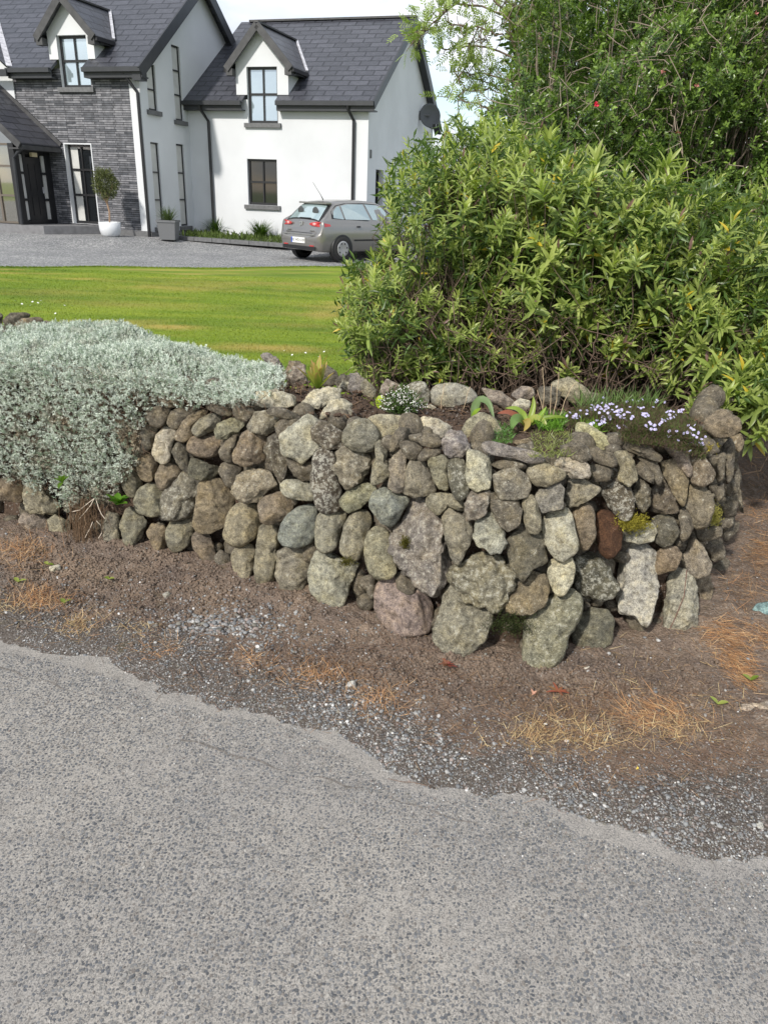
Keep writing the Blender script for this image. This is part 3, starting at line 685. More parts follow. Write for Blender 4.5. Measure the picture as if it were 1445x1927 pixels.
build('bed_weeds', V, F, MLEAFM, kind='stuff', col=np.repeat(np.array([.07, .10, .025])*(1+rng.uniform(-.4, .5, (n, 1))), k, 0))
# ---------------------------------------------------------------- the car
def make_car():
    fwd = np.array([.70, .714, 0]); lf = np.array([-fwd[1], fwd[0], 0]); up = np.array([0, 0, 1.])
    rr_ = gz(638, 490, .03)      # rear right wheel contact
    base = rr_ + lf*.72 + fwd*1.22; base[2] = .03
    car = thing('parked_car', 'silver grey hatchback parked on the gravel in front of the house', 'car', base)
    T = lambda P: base + np.asarray(P)[..., 0:1]*fwd + np.asarray(P)[..., 1:2]*lf + np.asarray(P)[..., 2:3]*up
    # x, zbot, wsill, wmid, zmid, wbelt, zbelt, wroof, ztop
    st = [(-1.97, .36, .60, .66, .46, .64, .56, .52, .60), (-1.955, .30, .68, .74, .45, .73, .60, .60, .64), (-1.90, .25, .74, .80, .45, .78, .66, .62, .70),
          (-1.86, .23, .77, .825, .5, .80, .80, .66, .84), (-1.84, .22, .78, .835, .5, .79, .92, .64, .95), (-1.76, .21, .79, .842, .55, .775, .97, .62, 1.02),
          (-1.60, .20, .80, .848, .6, .77, .97, .59, 1.17), (-1.38, .2, .80, .85, .62, .77, .965, .56, 1.355), (-1.25, .2, .8, .85, .62, .77, .96, .555, 1.40), (-.9, .2, .8, .85, .62, .775, .95, .565, 1.435),
          (-.3, .2, .8, .85, .62, .78, .935, .57, 1.45), (.2, .2, .8, .85, .62, .78, .92, .565, 1.425), (.45, .2, .8, .85, .62, .775, .91, .555, 1.36),
          (.9, .2, .8, .85, .62, .765, .90, .60, 1.06), (1.08, .2, .8, .847, .62, .755, .885, .64, .955), (1.45, .2, .79, .835, .6, .73, .83, .6, .87), (1.75, .22, .75, .80, .55, .67, .74, .52, .77), (1.9, .25, .68, .73, .48, .58, .62, .42, .64), (1.97, .34, .58, .60, .45, .5, .53, .36, .55)]
    st = np.array(st); xs = st[:, 0]
    X = np.unique(np.concatenate([np.linspace(-1.97, 1.97, 70), xs])); I = np.stack([np.interp(X, xs, st[:, j]) for j in range(9)], 1)
    def ring(r):
        x, zb, ws, wm, zm, wb, zbl, wr, zt = r
        return [(x, 0, zb), (x, ws*.93, zb), (x, ws, zb+.05), (x, wm*.985, (zm+zb)/2+.06), (x, wm, zm), (x, wm*.992, (zm*.45+zbl*.55)), (x, wb+.018, zbl-.03), (x, wb, zbl), (x, wr+(wb-wr)*.45, zbl+(zt-zbl)*.50), (x, wr, zt-.055), (x, wr*.86, zt-.018), (x, wr*.5, zt), (x, 0, zt+.008)]
    half = np.array([ring(r) for r in I]); full = np.concatenate([half, half[:, -2:0:-1]*np.array([1, -1, 1])], 1)
    n, m = full.shape[:2]; F = [[i*m+j, i*m+(j+1) % m, (i+1)*m+(j+1) % m, (i+1)*m+j] for i in range(n-1) for j in range(m)]
    V = full.reshape(-1, 3); c0 = len(V); V = np.concatenate([V, [[-1.975, 0, .48], [1.975, 0, .48]]])
    Ft = [[c0, (j+1) % m, j] for j in range(m)]+[[c0+1, (n-1)*m+j, (n-1)*m+(j+1) % m] for j in range(m)]
    paint = simple('car_paint', (.27, .26, .245), .33, .65, coat=.6)
    build('body', T(V), [np.array(F), np.array(Ft)], paint, car, smooth=True)
    black = simple('car_black', (.012, .012, .013), .5); rub = simple('tyre', (.018, .018, .018), .85)
    def Y(x, z):
        r = np.array([np.interp(x, xs, st[:, j]) for j in range(9)]); q = np.array(ring(r))[3:10]; return np.interp(z, q[:, 2], q[:, 1])
    def sidepanel(name, pts, mat, off=.006, sides=(-1, 1), parent=car, label=None):
        for s in sides:
            P = [(x, s*(Y(x, z)+off), z) for x, z in pts]; c = np.mean(P, 0); P2 = P+[tuple(c)]
            k = len(P); build(name, T(np.array(P2)), np.array([[i, (i+1) % k, k] for i in range(k)]), mat, parent, label=label)
    sidepanel('window_surround', [(-1.50, 1.0), (-1.44, 1.17), (-1.25, 1.31), (-.95, 1.365), (-.3, 1.38), (.2, 1.36), (.42, 1.30), (.93, .95), (-.3, .955)], black, .004)
    sidepanel('side_window', [(-1.44, 1.02), (-1.38, 1.17), (-1.22, 1.28), (-1.14, 1.30), (-1.10, .99)], MGLASSC, .009)
    sidepanel('side_window', [(-1.05, .99), (-1.08, 1.305), (-.85, 1.345), (-.32, 1.355), (-.17, .98)], MGLASSC, .009)
    sidepanel('side_window', [(-.09, .98), (-.25, 1.355), (.15, 1.34), (.38, 1.28), (.84, .965)], MGLASSC, .009)
    # rear window: patch over the sloping tail
    def rp(name, x0, x1, w0, w1, mat, off, nx=6, ny=9, x_of=None):
        P = []
        for i in range(nx+1):
            x = x0+(x1-x0)*i/nx; zt = np.interp(x, xs, st[:, 8]); wr = np.interp(x, xs, st[:, 7]); w = w0+(w1-w0)*i/nx
            for j in range(ny+1):
                y = (j/ny*2-1)*w; ay = abs(y); z = np.interp(ay, [0, wr*.5, wr*.86, wr], [zt+.008, zt, zt-.018, zt-.055])
                P.append((x-off*.75, y, z+off*.7))
        Fq = [[i*(ny+1)+j, i*(ny+1)+j+1, (i+1)*(ny+1)+j+1, (i+1)*(ny+1)+j] for i in range(nx) for j in range(ny)]
        return build(name, T(np.array(P)), np.array(Fq), mat, car, smooth=True)
    rp('rear_window_frame', -1.83, -1.33, .67, .56, black, .006); rw = rp('rear_window', -1.80, -1.42, .60, .50, MGLASSC, .014)
    # spoiler lip, headrests seen as dark shapes in the glass
    def bx(name, x0, x1, y0, y1, z0, z1, mat, parent=car, label=None):
        P = [(x, y, z) for z in (z0, z1) for x, y in ((x0, y0), (x1, y0), (x1, y1), (x0, y1))]; F = [(0, 3, 2, 1), (4, 5, 6, 7), (0, 1, 5, 4), (1, 2, 6, 5), (2, 3, 7, 6), (3, 0, 4, 7)]
        return build(name, T(np.array(P)), np.array(F), mat, parent, label=label)
    bx('spoiler', -1.50, -1.34, -.55, .55, 1.335, 1.375, paint)
    bx('wiper', -1.83, -1.80, -.30, .12, .985, 1.01, black)
    hr = simple('headrest', (.05, .055, .055), .8)
    for y in (-.30, .28):
        V, F = ICO[2]; build('headrest', T(V*[.02, .12, .11]+[-1.66, y, 1.16]), F, hr, rw, smooth=True)
    # lights
    red = simple('tail_light', (.45, .03, .03), .15, coat=1.); pale = simple('pale_lens', (.7, .35, .33), .2, coat=1.)  # paler pink for the lens within each tail light
    for s in (-1, 1):
        P = []; 
        ang = np.linspace(0, 2*math.pi, 21)[:-1]
        for a in ang:
            yy = .60+.25*math.cos(a); zz = .865+.062*math.sin(a)*(1 if math.cos(a) > 0 else .8)
            yy = min(yy, Y(-1.80, zz)+.002)
            xx = np.interp(yy, [.3, .6, .74, .8, .84], [-1.90, -1.875, -1.855, -1.80, -1.72])
            P.append((xx-.006, s*yy, zz))
        P.append((-1.885, s*.60, .866)); k = 20
        tl = build('tail_light', T(np.array(P)), np.array([[i, (i+1) % k, k] for i in range(k)]), red, car)
        V, F = ICO[2]; build('lens', T(V*[.012, .07, .035]+[-1.885, s*.52, .865]), F, pale, tl, smooth=True)
        sidepanel('tail_light_wing', [(-1.80, .90), (-1.62, .875), (-1.60, .83), (-1.80, .81)], red, .006, (s,), tl)
    bx('bumper_strip', -1.985, -1.97, -.62, .62, .60, .625, simple('chrome_line', (.5, .49, .46), .25, .9))
    bx('bumper_skirt', -1.972, -1.955, -.66, .66, .245, .33, black)
    for s in (-1, 1): bx('reflector', -1.98, -1.965, s*.52-.08, s*.52+.08, .34, .365, red)
    sidepanel('side_strip', [(-.82, .47), (-.82, .51), (.85, .51), (.85, .47)], black, .012)
    sidepanel('door_handle', [(-.72, .80), (-.72, .84), (-.60, .84), (-.60, .80)], black, .02)
    sidepanel('door_handle', [(.22, .79), (.22, .83), (.34, .83), (.34, .79)], black, .02)
    seam = simple('door_gap', (.02, .02, .02), .8)
    for x in (-.13, .82): sidepanel('door_seam', [(x, .3), (x-.02, .93), (x-.012, .93), (x+.008, .3)], seam, .003)
    bx('tailgate_seam', -1.965, -1.955, -.52, .52, .655, .662, seam)
    for s in (-1, 1):
        V, F = ICO[2]; build('wing_mirror', T(V*[.07, .09, .065]+[.62, s*.91, 1.0]), F, black, car, smooth=True)
    V, F = tubes(T(np.array([[(-1.15, 0, 1.43), (-1.24, 0, 1.55), (-1.5, 0, 1.84)]])), np.array([[.014, .007, .004]]), 5); build('aerial', V, F, black, car)
    # wheels
    for x in (-1.22, 1.24):
        for s in (-1, 1):
            an = np.linspace(0, 2*math.pi, 33)[:-1]
            def disc(r0, y0, prof, mat, name, par):
                P = [(x+r*math.cos(a), s*y, .29+r*math.sin(a)) for r, y in prof for a in an]; kk = len(prof)
                F = [[i*32+j, i*32+(j+1) % 32, (i+1)*32+(j+1) % 32, (i+1)*32+j] for i in range(kk-1) for j in range(32)]
                return build(name, T(np.array(P)), np.array(F), mat, par, smooth=True)
            disc(0, 0, [(.335, .70), (.345, .856), (.325, .86), (.28, .858), (.02, .845)], black, 'wheel_arch', car)
            w = disc(0, 0, [(.22, .66), (.285, .67), (.295, .70), (.295, .85), (.28, .872), (.20, .874), (.19, .87)], rub, 'tyre', car)
            rim = disc(0, 0, [(.195, .868), (.19, .880), (.15, .876), (.05, .868), (.002, .866)], simple('wheel_trim', (.36, .36, .36), .4, .5), 'rim', w)
            for k in range(7):
                a = k*2*math.pi/7+.2; V, F = ICO[1]; build('trim_hole', T(V*[.024, .004, .024]+[x+.135*math.cos(a), s*.879, .29+.135*math.sin(a)]), F, black, rim)
    # number plate
    pw = simple('plate_white', (.75, .75, .72), .4); P = bx('number_plate', -1.995, -1.98, -.27, .27, .40, .535, pw)
    bx('plate_band', -1.998, -1.9952, .225, .268, .402, .533, simple('plate_blue', (.03, .09, .45), .4), P)
    def text(s, size, c, mat, name, par):
        cu = bpy.data.curves.new(name, 'FONT'); cu.body = s; cu.size = size; cu.align_x = 'CENTER'; cu.align_y = 'CENTER'; cu.extrude = .001
        ob = bpy.data.objects.new('tmp', cu); COL.objects.link(ob); dg = bpy.context.evaluated_depsgraph_get(); me = bpy.data.meshes.new_from_object(ob.evaluated_get(dg))
        V = np.array([v.co[:] for v in me.vertices]); Fs = [np.array([list(p.vertices)]) for p in me.polygons]; bpy.data.objects.remove(ob)
        Q = np.stack([c[0]-V[:, 2], c[1]-V[:, 0], c[2]+V[:, 1]], 1); build(name, T(Q), Fs, mat, par)
    ink = simple('plate_ink', (.02, .02, .02), .5)
    text('02 WD 6109', .092, (-1.9965, -.02, .468), ink, 'plate_lettering', P)
    sil = simple('badge', (.7, .7, .7), .2, .9)
    bd_ = bx('badge', -1.893, -1.868, -.05, .05, .83, .845, sil); bx('badge_stroke', -1.893, -1.868, -.05, -.02, .845, .90, sil, bd_); bx('badge_stroke', -1.893, -1.868, -.05, .05, .90, .915, sil, bd_); bx('badge_stroke', -1.893, -1.868, .02, .05, .80, .83, sil, bd_)
    for y0, y1 in ((.38, .54), (-.54, -.36)): bx('script_badge', -1.935, -1.915, y0, y1, .715, .73, sil)
make_car()
# something blue glimpsed through the shrub
p = gz(808, 455, .1); p = at(808, 440, 19.5)
blue = thing('storage_tub', 'bright blue plastic tub glimpsed behind the big shrub, right of the car', 'tub', [p[0], p[1], .1])
lathe([(.01, 0), (.2, 0), (.27, .42), (.29, .42), (.29, .44), (.26, .44), (.19, .03), (.01, .03)], ORG[blue.name], simple('blue_plastic', (.02, .12, .5), .4), 'tub_body', blue)
# ---------------------------------------------------------------- ground
edge_px = [(0,1235),(80,1250),(175,1275),(250,1305),(280,1332),(350,1340),(410,1357),(500,1365),(575,1390),(625,1425),(700,1475),(722,1490),(822,1512),(897,1517),(992,1520),(1032,1540),(1072,1580),(1122,1595),(1222,1620),(1272,1645),(1322,1665),(1397,1675),(1445,1650)]
edge = [(-14, 7.0), (-3.2, 3.05)]+[tuple(gz(*q)[:2]) for q in edge_px]+[(1.6, 1.38), (3.2, 1.2), (14, -.5)]
roadpoly = edge+[(14, -14), (-14, -14)]
base_px = [(0,1005),(110,1020),(200,1035),(300,1050),(400,1075),(480,1110),(600,1150),(700,1190),(780,1205),(860,1235),(1020,1250),(1100,1222),(1200,1195),(1290,1195),(1345,1110),(1385,980),(1395,900)]
fb = [(-6, 4.1), (-3.2, 3.5)]+[tuple(gz(*q)[:2]) for q in base_px]
back_px = [(1250,740),(1150,738),(1050,733),(900,728),(760,718),(640,703),(530,688),(400,648),(250,610),(100,603),(0,598)]
ZT = .80
FOOT = fb+[(2.5, 5.2), (2.1, 5.3), (1.75, 4.4), (1.45, 3.7)]+[tuple(gz(*q, .82)[:2]) for q in back_px]+[(-3.4, 4.9), (-6, 5.5)]
BAT = .10
def wall_sd(x, y):
    d = segdist(x, y, FOOT, True); return np.where(inpoly(x, y, FOOT), -d, d)
def wall_hit(px, py):
    d = norm(ray(px, py)); t = np.arange(1.6, 8, .004); P = CAM+d*t[:, None]
    ok = (wall_sd(P[:, 0], P[:, 1]) < -BAT*np.clip(P[:, 2], 0, 1)) & (P[:, 2] < ZT)
    i = np.argmax(ok); return P[i] if ok[i] else None

def interp_poly(pl, x): return np.interp(x, [p[0] for p in pl], [p[1] for p in pl])
ln = [(-60, 15.64-.4*52-5), (-6, 5.3), (-3.4, 4.75), (-2.4, 4.5), (-1.6, 4.45), (-1.0, 3.9), (-.5, 3.5), (.1, 3.35), (1.0, 3.6), (1.8, 5.5), (6, 9), (40, 24)]
def road_sd(x, y):
    d = segdist(x, y, edge); return np.where(inpoly(x, y, roadpoly), -d, d)
def verge_z(x, y, detail=True):
    sd = road_sd(x, y); P = np.stack([x, y, 0*x], -1)
    z = -.03+.055*sst(-.10, .22, sd+.05*fbm(P*4, 3, 5)) + .015*sst(.45, .02, np.abs(wall_sd(x, y)))*sst(.3, -1.0, x)
    z = z+.012*sst(.2, 0, np.abs(wall_sd(x, y)))-.16*sst(0, .1, y-interp_poly(ln, x))+.02*fbm(P*2.2, 3, 9)*sst(.1, .5, sd)
    if detail:
        k = sst(.15, .5, sd); z = z+(.004+.006*k)*fbm(P*22, 4, 12, .6)+k*.006*np.abs(vn(P*60, 21))
    return z
gx = np.concatenate([[-14, -10, -7, -5, -4, -3.5], np.arange(-3.1, 3.2, .0135), [3.4, 3.8, 4.5, 6, 9, 14]])
gy = np.concatenate([[-2, 0, .6, 1.0], np.arange(1.15, 4.2, .0135), [4.3, 4.5, 5, 6, 8]])
X, Y = np.meshgrid(gx, gy, indexing='ij'); far = (np.abs(X) > 3.2) | (Y > 4.2) | (Y < 1.15)
Z = verge_z(X, Y); sd = road_sd(X, Y); nx, ny = X.shape
idx = np.arange(nx*ny).reshape(nx, ny); Fg = np.stack([idx[:-1, :-1], idx[1:, :-1], idx[1:, 1:], idx[:-1, 1:]], -1).reshape(-1, 4)
grit = sst(.52, .10, sd+.12*fbm(np.stack([X, Y, 0*X], -1)*3, 3, 30)-.10*sst(.2, 1.0, X)*0)
cols = np.zeros((nx*ny, 3)); cols[:, 0] = grit.ravel()
build('verge', np.stack([X, Y, Z], -1).reshape(-1, 3), Fg, MVERGE, smooth=True, col=cols, kind='structure')
# road: the old edge strip, with the newer surface lying a few millimetres over it
rz0 = lambda x, y: 0*x
gx2 = np.concatenate([np.linspace(-14, -3, 12), np.linspace(-2.6, 2.4, 60), np.linspace(3, 14, 12)]); gy2 = np.concatenate([np.linspace(-14, 0, 12), np.linspace(.4, 4.6, 60), [5.5, 7]])
X, Y = np.meshgrid(gx2, gy2, indexing='ij'); idx = np.arange(X.size).reshape(X.shape)
Z = 0*X-.1*sst(.15, .6, road_sd(X, Y))
build('road', np.stack([X, Y, Z], -1).reshape(-1, 3), np.stack([idx[:-1, :-1], idx[1:, :-1], idx[1:, 1:], idx[:-1, 1:]], -1).reshape(-1, 4), MROAD, smooth=True, kind='structure')
seam_px = [(0,1246),(30,1262),(90,1283),(160,1303),(215,1320),(260,1345),(330,1385),(400,1405),(500,1430),(560,1452),(640,1470),(690,1482),(760,1505),(860,1535),(950,1560),(1050,1610),(1150,1640),(1300,1690),(1445,1730)]
sp_ = [(-14, 6.2), (-3.5, 3.0)]+[tuple(gz(*q)[:2]) for q in seam_px]+[(3, .9), (14, -1.5)]
sr = []
for i in range(len(sp_)-1):
    a, b = np.array(sp_[i]), np.array(sp_[i+1]); k = max(1, int(np.linalg.norm(b-a)/.02)) if np.abs(a[0]) < 3.6 and np.abs(b[0]) < 3.6 else 1
    for j in range(k): sr.append(a+(b-a)*j/k)
sr = np.array(sr); sr[:, 1] += .012*fbm(np.stack([sr[:, 0]*14, 0*sr[:, 0], 0*sr[:, 0]], -1), 4, 8)-.01
m_ = len(sr); ww_ = np.clip(.002+.0045*fbm(np.c_[sr*9, 0*sr[:, 0]], 3, 18), 0, .02)*sst(.55, .1, sr[:, 0]); nn_ = norm(np.gradient(sr, axis=0))@np.array([[0, 1.], [-1, 0]])
i = np.arange(m_-1); top = np.concatenate([np.c_[sr-nn_*ww_[:, None], np.full(m_, .0015)], np.c_[sr+nn_*ww_[:, None]*.8, np.full(m_, .0015)]])
sel = np.abs(sr[:, 0]) < 3.4; Fs = np.stack([i, i+1, i+1+m_, i+m_], 1)[sel[:-1]]
if (np.cross(top[Fs[50, 1]]-top[Fs[50, 0]], top[Fs[50, 3]]-top[Fs[50, 0]])[2] < 0): Fs = Fs[:, ::-1]
build('road_seam', top, Fs, simple('seam_dirt', (.15, .135, .12), .95, noise=.5, nscale=90), kind='structure')
# the stone chippings bedded in the worn surface
sp = .0097; cxg, cyg = np.meshgrid(np.arange(-2.4, 1.9, sp), np.arange(.8, 3.1, sp), indexing='ij'); cxg = cxg.ravel()+rng.uniform(-.36, .36, cxg.size)*sp; cyg = cyg.ravel()+rng.uniform(-.36, .36, cyg.size)*sp
qx, qy, _w = proj(np.c_[cxg, cyg, 0*cxg]); kk = (qx > -60) & (qx < 1505) & (qy < 1990); cxg, cyg = cxg[kk], cyg[kk]; rs_ = road_sd(cxg, cyg); dust = fbm(np.c_[cxg, cyg, 0*cxg]*4, 4, 19)
kk = (rs_ < .03) & (rng.uniform(0, 1, len(cxg)) < .90-.08*sst(-.12, 0, rs_)-.22*sst(0, .7, dust)); cxg, cyg, dust = cxg[kk], cyg[kk], dust[kk]; n = len(cxg); print('chippings', n)
aa = np.arange(6)*math.pi/3+rng.uniform(-.3, .3, (n, 6))+rng.uniform(0, 6.28, (n, 1)); rr_ = rng.uniform(.0033, .0066, (n, 1))*rng.uniform(.75, 1.2, (n, 6)); sq = rng.uniform(.6, 1, (n, 1)); th_ = rng.uniform(0, 3.14, (n, 1))
lx, ly = rr_*np.cos(aa), rr_*np.sin(aa)*sq; px_, py_ = lx*np.cos(th_)-ly*np.sin(th_), lx*np.sin(th_)+ly*np.cos(th_); hz = (rng.uniform(-.0002, .0019, (n, 1))-.0006*dust[:, None]); tl = rng.normal(0, .14, (n, 2))
tp = np.stack([cxg[:, None]+px_*.72, cyg[:, None]+py_*.72, hz+px_*tl[:, :1]+py_*tl[:, 1:]], -1); bt = np.stack([cxg[:, None]+px_, cyg[:, None]+py_, np.full((n, 6), -.002)], -1)
V = np.concatenate([tp, bt], 1).reshape(-1, 3); b6 = np.arange(n)[:, None]*12; Ft = b6+np.arange(6)[None]; Fs = (b6[:, :, None]+np.array([[i, i+6, (i+1) % 6+6, (i+1) % 6] for i in range(6)])[None]).reshape(-1, 4)
cc = np.array([(.115,.118,.122),(.15,.152,.155),(.095,.10,.108),(.20,.195,.185),(.17,.155,.14),(.30,.285,.26)])[rng.choice(6, n, p=[.26,.26,.16,.18,.09,.05])]*rng.uniform(.82, 1.18, (n, 1))
build('road_chippings', V, [Ft, Fs], MPEB, kind='stuff', col=np.repeat(cc, 12, 0))
# lawn, driveway, fields to the horizon
ledge = [(-60, -2.2+.0), (-7.98, 15.64), (-5.11, 16.89), (-.52, 18.9), (6, 21.7), (40, 35)]
ledge[0] = (-60, 15.64-.4*52)
ln = [(-60, 12), (-6, 5.3), (-3.4, 4.75), (-2.4, 4.5), (-1.6, 4.45), (-1.0, 3.9), (-.5, 3.5), (.1, 3.35), (1.0, 3.6), (1.8, 5.5), (6, 9), (40, 24)]
ln[0] = (-60, 15.64-.4*52-5)
def interp_poly(pl, x): return np.interp(x, [p[0] for p in pl], [p[1] for p in pl])
xs_ = np.concatenate([np.linspace(-60, -12, 12), np.linspace(-11, 4, 150), np.linspace(4.3, 8, 12), np.linspace(9, 40, 12)])
yb, yt = interp_poly(ln, xs_), interp_poly(ledge, xs_); tt = np.linspace(0, 1, 150)
X = np.repeat(xs_[:, None], 150, 1); Y = yb[:, None]+(yt-yb)[:, None]*tt; idx = np.arange(X.size).reshape(X.shape)
Z = .05+.02*fbm(np.stack([X, Y, 0*X], -1)*.5, 3, 41)-.05*sst(3., 8., Y)+.0
lawn_z = lambda x, y: .05+.02*fbm(np.stack([x, y, 0*x], -1)*.5, 3, 41)-.05*sst(3., 8., y)
def dryness(x, y):
    r = 0*x; w = 1+.35*fbm(np.stack([x, y, 0*x], -1)*3, 3, 55)
    for px, py, sx, sy, a in [(165,606,.55,.10,1),(235,600,.5,.1,.5),(330,612,.3,.08,.8),(505,649,.45,.10,.9),(690,575,.7,.35,1.),(600,590,.8,.12,.5),(240,570,1.,.15,.4),(330,540,1.2,.2,.5),(120,548,1.,.2,.3),(640,535,1.2,.2,.4),(420,530,1.5,.25,.35),(560,610,.6,.1,.3)]:
        p = gz(px, py, .03); r = r+a*np.exp(-((x-p[0])/sx/w)**2-((y-p[1]-.1*(x-p[0]))/sy/2/w)**2)
    e = interp_poly(ledge, x)-y; n_ = sst(-.3, .5, fbm(np.stack([x*.6, y*2, 0*x], -1), 3, 57))
    for c_ in (.55, 1.35, 2.3): r = r+.7*n_*np.exp(-((e-c_)/.16)**2)
    return np.clip(r, 0, 1)
ldc = np.zeros((X.size, 3)); ldc[:, 0] = dryness(X, Y).ravel()
build('lawn', np.stack([X, Y, Z], -1).reshape(-1, 3), np.stack([idx[:-1, :-1], idx[1:, :-1], idx[1:, 1:], idx[:-1, 1:]], -1).reshape(-1, 4), MLAWN, smooth=True, col=ldc, kind='structure')
OW = CAM+(HO-CAM)*HS
def drive_z(x, y):
    u = ((x-OW[0])*HU[0]+(y-OW[1])*HU[1]); v = ((x-OW[0])*HV[0]+(y-OW[1])*HV[1]); k = sst(-1, 1.5, u)
    a = -7.+(-4.2+7)*k; b = -4.3+(-1.6+4.3)*k; t = np.clip((v-a)/(b-a), 0, 1); return -.015+.195*t*t*(3-2*t)
tt = np.linspace(0, 1, 60)**1.0; yt2 = yt+20
X = np.repeat(xs_[:, None], 60, 1); Y = (yt-.05)[:, None]+20*tt; idx = np.arange(X.size).reshape(X.shape)
build('driveway', np.stack([X, Y, drive_z(X, Y)], -1).reshape(-1, 3), np.stack([idx[:-1, :-1], idx[1:, :-1], idx[1:, 1:], idx[:-1, 1:]], -1).reshape(-1, 4), MGRAV, smooth=True, kind='structure')
b_ = 1500; build('field', [(-b_, -b_, -.12), (b_, -b_, -.12), (b_, b_, -.12), (-b_, b_, -.12)], np.array([[0, 1, 2, 3]]), MLAWN, kind='structure')
# short blades over the lawn, thickest near the wall
n = 170000; yy = 3.2+(rng.uniform(0, 1, n)**1.7)*12.5; xx = yy*rng.uniform(-.62, .22, n)+rng.normal(0, .1, n)
ok = (yy > interp_poly(ln, xx)) & (yy < interp_poly(ledge, xx)-.02) & (wall_sd(xx, yy) > 0); xx, yy = xx[ok], yy[ok]; n = len(xx)
# a fringe of longer grass along the gravel
ne = 9000; xe = rng.uniform(-9, 3, ne); ye = interp_poly(ledge, xe)-rng.uniform(0, .12, ne); xx = np.concatenate([xx, xe]); yy = np.concatenate([yy, ye]); hh = np.concatenate([rng.uniform(.012, .026, n), rng.uniform(.02, .05, ne)]); n = len(xx)
O_ = np.stack([xx, yy, lawn_z(xx, yy)-.004], 1); D_ = np.stack([rng.normal(0, .35, n), rng.normal(0, .35, n), np.ones(n)], 1); D_ = norm(D_); s_ = norm(np.stack([rng.normal(size=n), rng.normal(size=n), 0*xx], 1))
w_ = (.0018+.0004*yy)[:, None]
V = np.stack([O_-s_*w_, O_+s_*w_, O_+D_*hh[:, None]], 1).reshape(-1, 3)
bc = np.zeros((n, 3)); bc[:, 0] = dryness(xx, yy); build('lawn_blades', V, np.arange(n*3).reshape(-1, 3), MBLADE, kind='stuff', col=np.repeat(bc, 3, 0))
# daisies
dz = [(62,568),(72,570),(77,566),(82,570),(79,573),(58,575),(105,590),(42,572),(122,575),(137,576),(30,566),(535,660),(550,668),(575,664),(600,672),(520,672),(560,680),(585,655),(610,662)]
V0_, F0_ = ICO[1]
for i, q in enumerate(dz):
    p = gz(q[0], q[1], .06 if q[1] < 640 else .1); y = p[1]; r = .0012*y+.003
    if i < 11: lb = 'small white daisies out on the mown lawn behind the left end of the wall'; gp = 'daisies on the left of the lawn'
    else: lb = 'small white daisies in the grass close behind the wall beside the silver plant'; gp = 'daisies close behind the wall'
    if i in (0, 11): 
        V, F, k = leaves(np.zeros((9, 3)), np.array([[math.cos(a), math.sin(a), .25] for a in np.arange(9)*2*math.pi/9]), np.tile([[0, 0, 1.]], (9, 1)), 1.0, .5, [(0, .4), (.6, 1), (1, .4)], 2)
        dm = bpy.data.meshes.new('daisy'); dm.from_pydata(V.tolist(), [], F.tolist()); dm.materials.append(simple('petal_white', (.8, .8, .78), .6))
    o = bpy.data.objects.new('daisy', dm); COL.objects.link(o); o.location = p; o.scale = (r,)*3; o.rotation_euler = (.5, 0, i); tagp(o, lb, 'flower', gp)

